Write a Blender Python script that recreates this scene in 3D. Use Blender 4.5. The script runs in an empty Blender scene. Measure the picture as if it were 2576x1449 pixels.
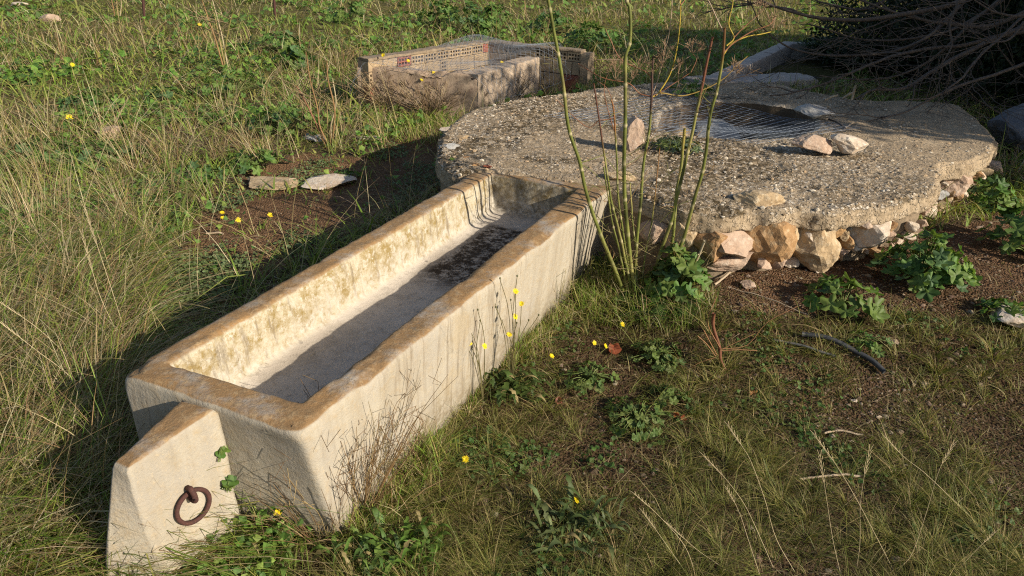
import bpy, math, random
import numpy as np
from mathutils import Matrix, Vector
R = math.radians
random.seed(7); rng = np.random.default_rng(7)
SC = bpy.context.scene
COL = SC.collection

# ------------------------------------------------------------------ camera, sky, sun, exposure
IMW, IMH, F, PITCH, ROLL, CAMH = 2576., 1449., 1750., R(27), R(2), 1.6
cd = bpy.data.cameras.new('camera'); cam = bpy.data.objects.new('camera', cd); COL.objects.link(cam)
cd.sensor_width = 36; cd.lens = 36 * F / IMW; cd.clip_start = .05; cd.clip_end = 600
_f = Vector((0, math.cos(PITCH), -math.sin(PITCH))); _u = Vector((0, math.sin(PITCH), math.cos(PITCH))); _r = Vector((1, 0, 0))
_cr, _sr = math.cos(ROLL), math.sin(ROLL)
RIGHT = _r * _cr + _u * _sr; UP = _u * _cr - _r * _sr
_m = Matrix((RIGHT, UP, -_f)).transposed().to_4x4(); _m.translation = (0, 0, CAMH)
cam.matrix_world = _m; SC.camera = cam

SUN_AZ, SUN_EL = R(-32), R(25.9)            # direction towards the sun, from +X counter-clockwise
world = bpy.data.worlds.new('World'); SC.world = world; world.use_nodes = True
wn = world.node_tree; bg = wn.nodes['Background']
sky = wn.nodes.new('ShaderNodeTexSky'); sky.sky_type = 'NISHITA'; sky.sun_disc = False
sky.sun_elevation = SUN_EL; sky.sun_rotation = R(90) - SUN_AZ
wn.links.new(sky.outputs[0], bg.inputs[0]); bg.inputs[1].default_value = .085
sl = bpy.data.lights.new('sun', 'SUN'); sl.energy = 5.0; sl.angle = R(.5); sl.color = (1, .9, .745)
so = bpy.data.objects.new('sun', sl); COL.objects.link(so)
SUNV = Vector((math.cos(SUN_AZ) * math.cos(SUN_EL), math.sin(SUN_AZ) * math.cos(SUN_EL), math.sin(SUN_EL)))
so.rotation_euler = SUNV.to_track_quat('Z', 'Y').to_euler(); so.location = SUNV * 30
SC.view_settings.view_transform = 'Standard'; SC.view_settings.look = 'None'
SC.view_settings.exposure = .55; SC.view_settings.gamma = 1
try:
    SC.cycles.max_bounces = 6; SC.cycles.transparent_max_bounces = 6; SC.cycles.use_denoising = False; SC.cycles.filter_width = 1.15
except Exception: pass

# ------------------------------------------------------------------ noise helpers (numpy)
def _hash(*ix):
    h = np.zeros_like(ix[0], dtype=np.uint64)
    for k, i in enumerate(ix):
        h ^= (i.astype(np.int64).astype(np.uint64) * np.uint64([73856093, 19349663, 83492791, 2654435761][k]))
    h = (h ^ (h >> np.uint64(13))) * np.uint64(1274126177); h ^= h >> np.uint64(16)
    h = (h * np.uint64(2246822519)) & np.uint64(0xffffffff); h ^= h >> np.uint64(15)
    return (h & np.uint64(0xffffff)).astype(float) / 0xffffff
def vnoise(P):
    P = np.asarray(P, float); i = np.floor(P).astype(int); f = P - i; f = f * f * (3 - 2 * f)
    D = P.shape[-1]; out = 0
    for c in range(2 ** D):
        o = [(c >> d) & 1 for d in range(D)]
        w = 1
        for d in range(D): w = w * (f[..., d] if o[d] else 1 - f[..., d])
        out = out + w * _hash(*[i[..., d] + o[d] for d in range(D)])
    return out * 2 - 1
def fbm(P, s=1., oct=4, seed=0):
    P = np.asarray(P, float) * s + seed * 17.37; a, t = 1., 0.
    r = 0
    for _ in range(oct): r = r + a * vnoise(P); t += a; a *= .5; P = P * 2.03 + 5.1
    return r / t
def worley(P, s):
    P = np.asarray(P, float) * s; i = np.floor(P).astype(int); best = np.full(P.shape[0], 9.); idv = np.zeros(P.shape[0])
    for dx in (-1, 0, 1):
        for dy in (-1, 0, 1):
            cx, cy = i[:, 0] + dx, i[:, 1] + dy
            px = cx + _hash(cx, cy); py = cy + _hash(cx, cy, cx * 0 + 3)
            d = np.hypot(P[:, 0] - px, P[:, 1] - py); m = d < best
            best = np.where(m, d, best); idv = np.where(m, _hash(cx, cy, cx * 0 + 9), idv)
    return best, idv
def sstep(a, b, x):
    t = np.clip((np.asarray(x, float) - a) / (b - a), 0, 1); return t * t * (3 - 2 * t)

# ------------------------------------------------------------------ terrain height and sight lines
def gz(x, y, fine=True):
    x = np.asarray(x, float); y = np.asarray(y, float)
    P = np.stack([x, y], -1)
    h = .14 * sstep(.4, 1.1, x) * sstep(2.2, 2.9, y) * (1 - sstep(9, 14, y))
    h = h + .03 * fbm(P, .7, 3, 1) + .08 * sstep(6, 14, y) * fbm(P, .25, 3, 2)
    h = h - .13 * np.exp(-((x + 1.0) ** 2 + (y - 1.1) ** 2) / .3 ** 2)
    if fine: h = h + .012 * fbm(P, 5, 3, 3)
    return h - .01
def ray(u, v):
    x = (u - IMW / 2) / F; y = -(v - IMH / 2) / F
    d = RIGHT * x + UP * y + _f
    return np.array(d)
CAM = np.array([0, 0, CAMH])
def at(u, v, z=0.):
    d = ray(u, v); return CAM + d * ((z - CAMH) / d[2])
def hit(u, v):
    z = 0.
    for _ in range(12):
        p = at(u, v, z); z = float(gz(p[0], p[1]))
    return at(u, v, z)
def onplane(u, v, y):
    d = ray(u, v); return CAM + d * (y / d[1])
def hitv(u, v):                                   # vectorised
    x = (u - IMW / 2) / F; y = -(v - IMH / 2) / F
    d = np.outer(x, np.array(RIGHT)) + np.outer(y, np.array(UP)) + np.array(_f)
    z = np.zeros(len(u))
    for _ in range(6):
        t = (z - CAMH) / d[:, 2]; p = CAM + d * t[:, None]; z = gz(p[:, 0], p[:, 1], False)
    return p
def inpoly(P, poly):
    x, y = P[:, 0], P[:, 1]; c = np.zeros(len(P), bool); n = len(poly)
    for i in range(n):
        x1, y1 = poly[i][:2]; x2, y2 = poly[(i + 1) % n][:2]
        if y1 == y2: continue
        c ^= ((y1 > y) != (y2 > y)) & (x < (x2 - x1) * (y - y1) / (y2 - y1) + x1)
    return c

# ------------------------------------------------------------------ mesh helpers
class MB:
    def __init__(s): s.V = []; s.F = {}; s.C = []; s.n = 0
    def add(s, V, Fs, C=(1, 1, 1)):
        V = np.asarray(V, float).reshape(-1, 3); C = np.asarray(C, float)
        if C.ndim == 1: C = np.tile(C, (len(V), 1))
        s.V.append(V); s.C.append(C)
        Fs = [Fs] if isinstance(Fs, np.ndarray) else Fs
        for f in Fs:
            f = np.asarray(f, int)
            if len(f): s.F.setdefault(f.shape[1], []).append(f + s.n)
        s.n += len(V); return s
    def build(s, name, mat, parent=None, smooth=True, loc=None):
        V = np.concatenate(s.V); C = np.concatenate(s.C)
        o0 = np.array(parent_origin(parent)) if parent else (np.zeros(3) if loc is None else np.array(loc))
        V = V - o0
        me = bpy.data.meshes.new(name); loops = []; st = []; tot = []; k0 = 0
        for k, fl in s.F.items():
            f = np.concatenate(fl); loops.append(f.ravel()); st.append(k0 + np.arange(len(f)) * k); tot.append(np.full(len(f), k)); k0 += f.size
        loops = np.concatenate(loops); st = np.concatenate(st); tot = np.concatenate(tot)
        me.vertices.add(len(V)); me.vertices.foreach_set('co', V.ravel().astype(np.float32))
        me.loops.add(len(loops)); me.loops.foreach_set('vertex_index', loops.astype(np.int32))
        me.polygons.add(len(st)); me.polygons.foreach_set('loop_start', st.astype(np.int32)); me.polygons.foreach_set('loop_total', tot.astype(np.int32))
        me.polygons.foreach_set('use_smooth', np.full(len(st), smooth))
        a = me.color_attributes.new('col', 'FLOAT_COLOR', 'POINT')
        a.data.foreach_set('color', np.concatenate([C, np.ones((len(C), 1))], 1).ravel().astype(np.float32))
        me.update(calc_edges=True); me.validate(); me.materials.append(mat)
        o = bpy.data.objects.new(name, me); COL.objects.link(o)
        if parent: o.parent = parent
        elif loc is not None: o.location = loc
        return o
    # --- shapes
    def tube(s, P, r, sides=6, C=(1, 1, 1), cap=True):
        P = np.asarray(P, float); n = len(P); r = np.broadcast_to(np.asarray(r, float), (n,))
        T = np.gradient(P, axis=0); T /= np.linalg.norm(T, axis=1)[:, None] + 1e-12
        ref = np.array([0, 0, 1.]) if abs(T[0, 2]) < .9 else np.array([1., 0, 0])
        A = np.cross(T, ref); A /= np.linalg.norm(A, axis=1)[:, None] + 1e-12; B = np.cross(T, A)
        th = np.arange(sides) * 2 * np.pi / sides
        V = P[:, None] + r[:, None, None] * (np.cos(th)[None, :, None] * A[:, None] + np.sin(th)[None, :, None] * B[:, None])
        i = np.arange(n - 1)[:, None] * sides; j = np.arange(sides)[None]; j2 = (j + 1) % sides
        Q = np.stack([i + j, i + j2, i + sides + j2, i + sides + j], -1).reshape(-1, 4)
        C = np.asarray(C, float)
        if C.ndim == 2: C = np.repeat(C, sides, 0)
        Fs = [Q]
        if cap and sides > 2:
            Fs.append(np.array([list(range(sides))])); Fs.append(np.array([[(n - 1) * sides + k for k in range(sides - 1, -1, -1)]]))
        return s.add(V.reshape(-1, 3), Fs, C)
    def grid(s, V, C=(1, 1, 1), wrap=False):
        V = np.asarray(V); n, m = V.shape[:2]
        i = np.arange(n - 1)[:, None]; j = np.arange(m if wrap else m - 1)[None]; j2 = (j + 1) % m
        Q = np.stack([i * m + j, i * m + j2, (i + 1) * m + j2, (i + 1) * m + j], -1).reshape(-1, 4)
        C = np.asarray(C, float)
        return s.add(V.reshape(-1, 3), [Q], C.reshape(-1, 3) if C.ndim == 3 else C)
def parent_origin(p):
    v = Vector((0, 0, 0))
    while p: v += p.location; p = p.parent
    return v
def smoothline(P, n=24):
    P = np.asarray(P, float); k = len(P)
    if k == 2: return P[0] + (P[1] - P[0]) * np.linspace(0, 1, n)[:, None]
    Q = np.vstack([2 * P[0] - P[1], P, 2 * P[-1] - P[-2]])
    t = np.linspace(0, k - 1 - 1e-6, n); i = t.astype(int); f = (t - i)[:, None]
    a, b, c, d = Q[i], Q[i + 1], Q[i + 2], Q[i + 3]
    return .5 * (2 * b + (c - a) * f + (2 * a - 5 * b + 4 * c - d) * f ** 2 + (3 * b - a - 3 * c + d) * f ** 3)
def empty(name, loc, label=None, cat=None, group=None):
    o = bpy.data.objects.new(name, None); COL.objects.link(o); o.location = Vector([float(c) for c in loc]); o.empty_display_size = .1
    if label: tag(o, label, cat, group)
    return o
def tag(o, label, cat=None, group=None, kind=None):
    if label: o['label'] = label
    if cat: o['category'] = cat
    if group: o['group'] = group
    if kind: o['kind'] = kind
    return o

# ------------------------------------------------------------------ materials
def newmat(name):
    m = bpy.data.materials.new(name); m.use_nodes = True; nt = m.node_tree
    return m, nt, nt.nodes['Principled BSDF']
def N(nt, typ, **kw):
    n = nt.nodes.new(typ)
    for k, v in kw.items():
        if k.startswith('i_'): n.inputs[k[2:].replace('_', ' ')].default_value = v
        else: setattr(n, k, v)
    return n
def noise(nt, vec, scale, detail=6, rough=.6, out='Fac'):
    n = N(nt, 'ShaderNodeTexNoise'); n.inputs['Scale'].default_value = scale; n.inputs['Detail'].default_value = detail; n.inputs['Roughness'].default_value = rough
    nt.links.new(vec, n.inputs['Vector']); return n.outputs[out]
def ramp(nt, val, a, b, ca=(0, 0, 0, 1), cb=(1, 1, 1, 1)):
    r = N(nt, 'ShaderNodeValToRGB'); e = r.color_ramp.elements; e[0].position = a; e[1].position = b; e[0].color = ca; e[1].color = cb
    nt.links.new(val, r.inputs[0]); return r.outputs[0]
def mix(nt, fac, a, b, typ='MIX'):
    n = N(nt, 'ShaderNodeMix', data_type='RGBA', blend_type=typ)
    for s, v in ((0, fac), (6, a), (7, b)):
        if hasattr(v, 'links'): nt.links.new(v, n.inputs[s])
        else: n.inputs[s].default_value = v if s == 0 else (tuple(v) + (1,))[:4]
    return n.outputs[2]
def math_(nt, op, a, b):
    n = N(nt, 'ShaderNodeMath', operation=op)
    for s, v in ((0, a), (1, b)):
        if hasattr(v, 'links'): nt.links.new(v, n.inputs[s])
        else: n.inputs[s].default_value = v
    return n.outputs[0]
def bump(nt, bs, h, dist, strength=.6):
    b = N(nt, 'ShaderNodeBump'); b.inputs['Strength'].default_value = strength; b.inputs['Distance'].default_value = dist
    nt.links.new(h, b.inputs['Height']); nt.links.new(b.outputs[0], bs.inputs['Normal'])
def coord(nt): return N(nt, 'ShaderNodeTexCoord').outputs['Object']
def voronoi(nt, vec, scale, out='Distance', feature='F1'):
    n = N(nt, 'ShaderNodeTexVoronoi', feature=feature); n.inputs['Scale'].default_value = scale; nt.links.new(vec, n.inputs['Vector']); return n.outputs[out]
def attr(nt, name='col'):
    a = N(nt, 'ShaderNodeAttribute'); a.attribute_name = name; return a.outputs['Color']

def veg_mat(name, trans=.35, rough=.55):
    m, nt, bs = newmat(name); c = attr(nt); co = coord(nt)
    c2 = mix(nt, ramp(nt, noise(nt, co, 40, 2), .3, .7), mix(nt, .25, c, (.02, .02, .01)), c)
    nt.links.new(c2, bs.inputs['Base Color']); bs.inputs['Roughness'].default_value = rough
    bs.inputs['Specular IOR Level'].default_value = .25
    if trans:
        t = N(nt, 'ShaderNodeBsdfTranslucent'); nt.links.new(mix(nt, 1., c2, (1., 1.05, .55), 'MULTIPLY'), t.inputs[0])
        mx = N(nt, 'ShaderNodeMixShader'); mx.inputs[0].default_value = trans
        nt.links.new(bs.outputs[0], mx.inputs[1]); nt.links.new(t.outputs[0], mx.inputs[2])
        nt.links.new(mx.outputs[0], nt.nodes['Material Output'].inputs[0])
    return m
M = {}
M['leaf'] = veg_mat('leaf', .35); M['grass'] = veg_mat('grass_blades', .35); M['stem'] = veg_mat('plant_stem', 0)
M['petal'] = veg_mat('petal', .3)

def stone_mat(name, c1, c2, c3, scale=6.):
    m, nt, bs = newmat(name); co = coord(nt)
    n1 = noise(nt, co, scale, 8, .65); n2 = noise(nt, co, scale * 5, 6, .7)
    c = mix(nt, ramp(nt, n1, .35, .65), c1, c2); c = mix(nt, ramp(nt, n2, .5, .72), c, c3)
    c = mix(nt, ramp(nt, voronoi(nt, co, scale * 2.2, 'Distance', 'DISTANCE_TO_EDGE'), 0, .03, (1, 1, 1, 1), (0, 0, 0, 1)), c, mix(nt, math_(nt, 'MULTIPLY', ramp(nt, n1, .5, .6), .5), c, (.03, .02, .012)))
    nt.links.new(c, bs.inputs['Base Color']); bs.inputs['Roughness'].default_value = .9
    bump(nt, bs, math_(nt, 'ADD', n1, math_(nt, 'MULTIPLY', n2, .5)), .02, .7); return m
M['stone_tan'] = stone_mat('tan_stone', (.42, .31, .18), (.31, .21, .11), (.55, .45, .31))
M['stone_ochre'] = stone_mat('ochre_stone', (.34, .20, .085), (.24, .13, .055), (.46, .34, .2))
M['stone_white'] = stone_mat('white_stone', (.52, .45, .36), (.42, .30, .20), (.6, .56, .5))
M['stone_pink'] = stone_mat('pink_stone', (.40, .29, .21), (.33, .22, .15), (.50, .41, .32))
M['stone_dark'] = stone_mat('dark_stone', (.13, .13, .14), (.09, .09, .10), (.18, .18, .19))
M['stone_grey'] = stone_mat('grey_stone', (.34, .33, .31), (.25, .24, .22), (.45, .44, .42))

def ground_mat():
    m, nt, bs = newmat('soil'); co = coord(nt); n1 = noise(nt, co, 1.3, 6); n2 = noise(nt, co, 14, 8, .7)
    c = mix(nt, ramp(nt, n1, .38, .62), (.078, .053, .032), (.125, .086, .053))
    c = mix(nt, ramp(nt, n2, .45, .75), c, (.035, .024, .014))
    v = voronoi(nt, co, 130, 'Color'); sp = N(nt, 'ShaderNodeSeparateColor'); nt.links.new(v, sp.inputs[0])
    c = mix(nt, math_(nt, 'MULTIPLY', ramp(nt, sp.outputs[0], .9, .94), .6), c, (.2, .15, .1))
    c = mix(nt, 1., c, attr(nt), 'MULTIPLY')
    nt.links.new(c, bs.inputs['Base Color']); bs.inputs['Roughness'].default_value = 1; bs.inputs['Specular IOR Level'].default_value = .1
    bump(nt, bs, math_(nt, 'ADD', n2, voronoi(nt, co, 90)), .02, .9); return m
M['soil'] = ground_mat()

def concrete_mat():
    # vertex masks: R rim top, G inner wall, B floor; attribute 'dirt' lies in a second colour layer written as 'dirt'
    m, nt, bs = newmat('trough_concrete'); co = coord(nt); a = attr(nt); s = N(nt, 'ShaderNodeSeparateColor'); nt.links.new(a, s.inputs[0])
    d = attr(nt, 'dirt'); ds = N(nt, 'ShaderNodeSeparateColor'); nt.links.new(d, ds.inputs[0])
    n1 = noise(nt, co, 4, 8, .62); n2 = noise(nt, co, 38, 8, .7); n3 = noise(nt, co, 130, 4, .7); n0 = noise(nt, co, 1.6, 4)
    mp = N(nt, 'ShaderNodeMapping'); mp.inputs['Scale'].default_value = (9, 9, .7); nt.links.new(co, mp.inputs[0]); st = noise(nt, mp.outputs[0], 1.6, 5, .55)
    side = mix(nt, ramp(nt, st, .4, .7), (.375, .335, .265), (.29, .25, .19)); side = mix(nt, ramp(nt, n2, .5, .75), side, (.33, .255, .16))
    side = mix(nt, math_(nt, 'MULTIPLY', ramp(nt, n1, .5, .62), .6), side, (.33, .30, .255)); side = mix(nt, math_(nt, 'MULTIPLY', ramp(nt, n3, .56, .66), .5), side, (.46, .37, .24))
    side = mix(nt, math_(nt, 'MULTIPLY', ramp(nt, noise(nt, co, 2.7, 8, .7), .57, .63), .5), side, (.34, .27, .17))
    top = mix(nt, ramp(nt, n1, .36, .56), (.30, .175, .075), (.22, .135, .065)); top = mix(nt, ramp(nt, noise(nt, co, 7, 8, .72), .5, .66), top, (.30, .265, .225))
    top = mix(nt, ramp(nt, n2, .5, .7), top, (.36, .255, .14)); top = mix(nt, ramp(nt, n3, .55, .7), top, (.17, .115, .06))
    inn = mix(nt, ramp(nt, noise(nt, co, 12, 8, .8), .43, .58), (.44, .385, .28), (.25, .18, .07)); inn = mix(nt, ramp(nt, n2, .52, .6), inn, (.47, .42, .33)); inn = mix(nt, math_(nt, 'MULTIPLY', ramp(nt, n3, .52, .62), .5), inn, (.30, .23, .12))
    inn = mix(nt, math_(nt, 'MULTIPLY', ramp(nt, noise(nt, co, 24, 8, .78), .57, .64), .75), inn, (.24, .165, .055))
    flo = mix(nt, ramp(nt, n1, .35, .65), (.54, .475, .395), (.45, .39, .32)); flo = mix(nt, ramp(nt, n2, .52, .68), flo, (.33, .285, .23)); flo = mix(nt, math_(nt, 'MULTIPLY', ramp(nt, noise(nt, co, 3, 8, .7), .52, .6), .4), flo, (.3, .25, .19))
    edgew = math_(nt, 'ADD', s.outputs[0], math_(nt, 'MULTIPLY', math_(nt, 'SUBTRACT', n1, .5), 1.6)); c = mix(nt, ramp(nt, edgew, .42, .72), side, top); c = mix(nt, s.outputs[1], c, inn); c = mix(nt, s.outputs[2], c, flo)
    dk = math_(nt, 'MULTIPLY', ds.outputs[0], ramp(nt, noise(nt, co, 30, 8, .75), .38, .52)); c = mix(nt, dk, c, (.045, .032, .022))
    c = mix(nt, math_(nt, 'MULTIPLY', ds.outputs[1], ramp(nt, n2, .35, .6)), c, (.47, .43, .36))
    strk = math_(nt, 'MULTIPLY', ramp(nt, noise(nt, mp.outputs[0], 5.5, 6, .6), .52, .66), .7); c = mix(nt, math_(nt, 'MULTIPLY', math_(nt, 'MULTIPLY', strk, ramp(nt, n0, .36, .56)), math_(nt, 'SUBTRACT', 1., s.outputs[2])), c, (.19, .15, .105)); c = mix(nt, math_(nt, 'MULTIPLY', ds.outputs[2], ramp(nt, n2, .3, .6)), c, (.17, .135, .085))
    spots = ramp(nt, voronoi(nt, co, 17), .12, .16, (1, 1, 1, 1), (0, 0, 0, 1)); c = mix(nt, math_(nt, 'MULTIPLY', math_(nt, 'MULTIPLY', spots, s.outputs[2]), ramp(nt, n0, .5, .55)), c, (.2, .17, .14))
    cr = N(nt, 'ShaderNodeTexVoronoi', feature='DISTANCE_TO_EDGE'); cr.inputs['Scale'].default_value = 1.7
    nv = N(nt, 'ShaderNodeVectorMath', operation='ADD'); nt.links.new(co, nv.inputs[0]); nsv = N(nt, 'ShaderNodeVectorMath', operation='SCALE'); nsv.inputs['Scale'].default_value = .25
    nt.links.new(noise(nt, co, 5, 6, .7, 'Color'), nsv.inputs[0]); nt.links.new(nsv.outputs[0], nv.inputs[1]); nt.links.new(nv.outputs[0], cr.inputs['Vector'])
    ck = math_(nt, 'MULTIPLY', ramp(nt, cr.outputs[0], .002, .006, (1, 1, 1, 1), (0, 0, 0, 1)), ramp(nt, n0, .47, .53)); c = mix(nt, math_(nt, 'MULTIPLY', ck, .3), c, (.06, .045, .03))
    nt.links.new(c, bs.inputs['Base Color']); bs.inputs['Roughness'].default_value = .93; bs.inputs['Specular IOR Level'].default_value = .2
    h = math_(nt, 'ADD', math_(nt, 'ADD', n1, math_(nt, 'MULTIPLY', n2, .6)), math_(nt, 'MULTIPLY', n3, .35))
    bump(nt, bs, h, .011, .6); return m
M['trough'] = concrete_mat()

def aggregate_mat():
    # vertex colour R: moss, G: smoother bare concrete, B: edge plaster
    m, nt, bs = newmat('pebbly_concrete'); co = coord(nt); s = N(nt, 'ShaderNodeSeparateColor'); nt.links.new(attr(nt), s.inputs[0])
    n1 = noise(nt, co, 5, 8, .65); n2 = noise(nt, co, 30, 8, .7)
    v = N(nt, 'ShaderNodeTexVoronoi'); v.inputs['Scale'].default_value = 58
    wv = N(nt, 'ShaderNodeVectorMath', operation='SCALE'); wv.inputs['Scale'].default_value = .035; nt.links.new(noise(nt, co, 22, 5, .7, 'Color'), wv.inputs[0])
    wa = N(nt, 'ShaderNodeVectorMath', operation='ADD'); nt.links.new(co, wa.inputs[0]); nt.links.new(wv.outputs[0], wa.inputs[1]); nt.links.new(wa.outputs[0], v.inputs['Vector'])
    sp = N(nt, 'ShaderNodeSeparateColor'); nt.links.new(v.outputs['Color'], sp.inputs[0])
    mort = mix(nt, ramp(nt, n2, .4, .65), (.42, .335, .235), (.24, .18, .115))
    peb = mix(nt, ramp(nt, sp.outputs[0], .3, .85), (.46, .375, .275), (.70, .62, .51))
    isp = math_(nt, 'MULTIPLY', ramp(nt, v.outputs['Distance'], .42, .6, (1, 1, 1, 1), (0, 0, 0, 1)), ramp(nt, math_(nt, 'ADD', sp.outputs[1], math_(nt, 'MULTIPLY', math_(nt, 'SUBTRACT', noise(nt, co, 2.6, 5), .5), 2.2)), .35, .5))
    c = mix(nt, isp, mort, peb)
    moss = math_(nt, 'MULTIPLY', ramp(nt, noise(nt, co, 21, 8, .82), .44, .53), s.outputs[0]); c = mix(nt, math_(nt, 'MULTIPLY', moss, .92), c, (.065, .045, .02))
    bare = mix(nt, ramp(nt, n1, .35, .65), (.44, .34, .225), (.33, .245, .155)); bare = mix(nt, ramp(nt, n2, .55, .75), bare, (.18, .13, .08))
    c = mix(nt, math_(nt, 'MULTIPLY', s.outputs[1], .8), c, bare)
    pl = mix(nt, ramp(nt, n1, .4, .6), (.46, .39, .3), (.3, .23, .15)); c = mix(nt, s.outputs[2], c, pl)
    nt.links.new(c, bs.inputs['Base Color']); bs.inputs['Roughness'].default_value = .95; bs.inputs['Specular IOR Level'].default_value = .15
    bump(nt, bs, math_(nt, 'ADD', math_(nt, 'MULTIPLY', isp, .9), math_(nt, 'ADD', n2, n1)), .016, .9); return m
M['aggregate'] = aggregate_mat()

def simple_mat(name, c1, c2, scale=20, rough=.8, metal=0., bd=.004, c3=None, tint=False):
    m, nt, bs = newmat(name); co = coord(nt); n1 = noise(nt, co, scale, 8, .68)
    c = mix(nt, ramp(nt, n1, .36, .64), c1, c2)
    if c3: c = mix(nt, ramp(nt, noise(nt, co, scale * 4, 6, .7), .55, .7), c, c3)
    if tint: c = mix(nt, 1., c, attr(nt), 'MULTIPLY')
    nt.links.new(c, bs.inputs['Base Color']); bs.inputs['Roughness'].default_value = rough; bs.inputs['Metallic'].default_value = metal
    bump(nt, bs, n1, bd, .6); return m
M['rust'] = simple_mat('rusty_iron', (.085, .032, .024), (.045, .02, .017), 60, .85, .2, .003, (.15, .06, .035))
M['wire'] = simple_mat('galvanised_wire', (.25, .28, .33), (.16, .19, .23), 30, .8, .0)
M['plaster'] = simple_mat('old_plaster', (.36, .27, .19), (.25, .175, .12), 9, .95, 0, .02, (.15, .1, .07))
M['mortar'] = simple_mat('mortar', (.25, .19, .125), (.17, .125, .08), 14, .95, 0, .03, (.09, .065, .04))
M['pale_plaster'] = simple_mat('pale_plaster', (.42, .33, .24), (.32, .24, .17), 9, .95, 0, .02, (.22, .16, .11))
M['basin'] = simple_mat('basin_concrete', (.42, .36, .31), (.33, .28, .24), 7, .9, 0, .006, (.24, .2, .17))
M['hose'] = simple_mat('black_plastic', (.018, .02, .024), (.035, .037, .04), 30, .7, 0, .001, (.07, .06, .05))
M['hose_grey'] = simple_mat('faded_plastic', (.05, .05, .048), (.09, .085, .08), 30, .6)
M['bark'] = simple_mat('bark', (.095, .072, .056), (.05, .038, .03), 25, .9, 0, .005, (.17, .14, .11))
M['drywood'] = simple_mat('bleached_wood', (.42, .33, .23), (.3, .22, .14), 40, .9)
M['clay'] = simple_mat('clay_brick', (.36, .265, .16), (.26, .185, .11), 12, .95, 0, .006, (.46, .36, .22), True)
M['clay_red'] = simple_mat('red_clay', (.27, .085, .045), (.2, .06, .032), 20, .95, 0, .006)
M['dark'] = simple_mat('deep_shadowed_clay', (.10, .05, .03), (.06, .03, .02), 20, 1)
M['pit_wall'] = simple_mat('darkened_pit_wall', (.13, .085, .045), (.06, .045, .03), 6, 1, 0, .02, (.2, .16, .1))  # ochre opening wall, the pit's darkness put into its colour
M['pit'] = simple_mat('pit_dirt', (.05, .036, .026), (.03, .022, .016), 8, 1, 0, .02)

# ------------------------------------------------------------------ ground
def zone(px): return [hit(u, v)[:2] for u, v in px]
Z_SOIL = zone([(380, 850), (430, 640), (540, 520), (610, 440), (760, 385), (930, 400), (1010, 340), (1110, 320), (1110, 470), (760, 640), (430, 850)])
Z_RIGHT = zone([(1520, 690), (1760, 690), (2000, 650), (2450, 560), (2900, 420), (3300, 1800), (560, 1800), (700, 1449), (870, 1290), (1100, 1080), (1230, 900)])
Z_BARE = zone([(1740, 720), (1830, 690), (2050, 650), (2450, 560), (2600, 470), (2800, 640), (2576, 800), (2300, 790), (2050, 800), (1830, 790)])
Z_GRAV = zone([(1950, 1010), (2200, 930), (2450, 960), (2500, 1060), (2200, 1110), (1960, 1090)])
a_ = np.sinh(np.linspace(-5.2, 5.2, 420)) / np.sinh(5.2)
gx, gy = np.meshgrid(a_ * 120 + .4, np.concatenate([a_ * 120 + 3.2]), indexing='ij')
gzv = gz(gx, gy)
Pg = np.stack([gx.ravel(), gy.ravel()], 1)
gc = np.ones((len(Pg), 3)); dk = inpoly(Pg, Z_RIGHT); gc[dk] = (.8, .7, .62); gc[inpoly(Pg, Z_BARE)] = (1.15, .95, .85)  # right soil: its own dark brown, plus vignette and dappled shade in the tint
gc[inpoly(Pg, Z_SOIL)] = (1.8, 1.5, 1.3)
far_ = sstep(6, 9, np.hypot(Pg[:, 0], Pg[:, 1]))[:, None]; gc = gc * (1 - far_) + np.array((1.2, 1.5, .8)) * far_
mb = MB(); mb.grid(np.stack([gx, gy, gzv], -1), gc.reshape(gx.shape + (3,)))
o = mb.build('ground', M['soil']); tag(o, 'brown soil of the meadow around the trough and the well', 'ground', kind='structure')

# ------------------------------------------------------------------ trough
RZ = .45
A, B, Cc, D = [at(*p, RZ) for p in ((298, 938), (752, 1090), (1543, 468), (1196, 427))]
a, b, c, d = [at(*p, RZ) for p in ((425, 912), (757, 1010), (1450, 475), (1240, 437))]
def rpoly(q, r, ns):
    q = [np.array(p[:2]) for p in q]; out = []
    for i in range(4):
        p0, p1, p2 = q[i - 1], q[i], q[(i + 1) % 4]
        e0 = (p0 - p1) / np.linalg.norm(p0 - p1); e2 = (p2 - p1) / np.linalg.norm(p2 - p1)
        s0, s1 = p1 + e0 * r, p1 + e2 * r
        for t in np.linspace(0, 1, 9): out.append((1 - t) ** 2 * s0 + 2 * t * (1 - t) * p1 + t * t * s1)
        n0 = (q[(i + 2) % 4] - p2) / np.linalg.norm(q[(i + 2) % 4] - p2)
        end = p2 - e2 * r
        for t in np.linspace(0, 1, ns[i] + 2)[1:-1]: out.append(s1 + (end - s1) * t)
    return np.array(out)
def inset(q, k):
    q = [np.array(p[:2]) for p in q]; out = []
    for i in range(4):
        p0, p1, p2 = q[i - 1], q[i], q[(i + 1) % 4]
        e0 = (p0 - p1) / np.linalg.norm(p0 - p1); e2 = (p2 - p1) / np.linalg.norm(p2 - p1)
        out.append(p1 + (e0 + e2) * k / abs(np.cross(e0, e2)))
    return out
NS = (40, 230, 40, 230)
OUT, INN = [A, B, Cc, D], [a, b, c, d]
FZ = RZ - .195
Bb, Ab = at(838, 1305, .08), at(345, 1095, .25)
Cb = at(1512, 645, .0)
kC = (Cb - Cc)[:2] / RZ
kB, kA = (Bb - B)[:2] / (RZ - .08), (Ab - A)[:2] / (RZ - .25)
def outq(z): q = [np.array(x[:2]) for x in OUT]; q[0] = q[0] + kA * (RZ - z); q[1] = q[1] + kB * (RZ - z); q[2] = q[2] + kC * (RZ - z); return q
rings = []
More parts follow.
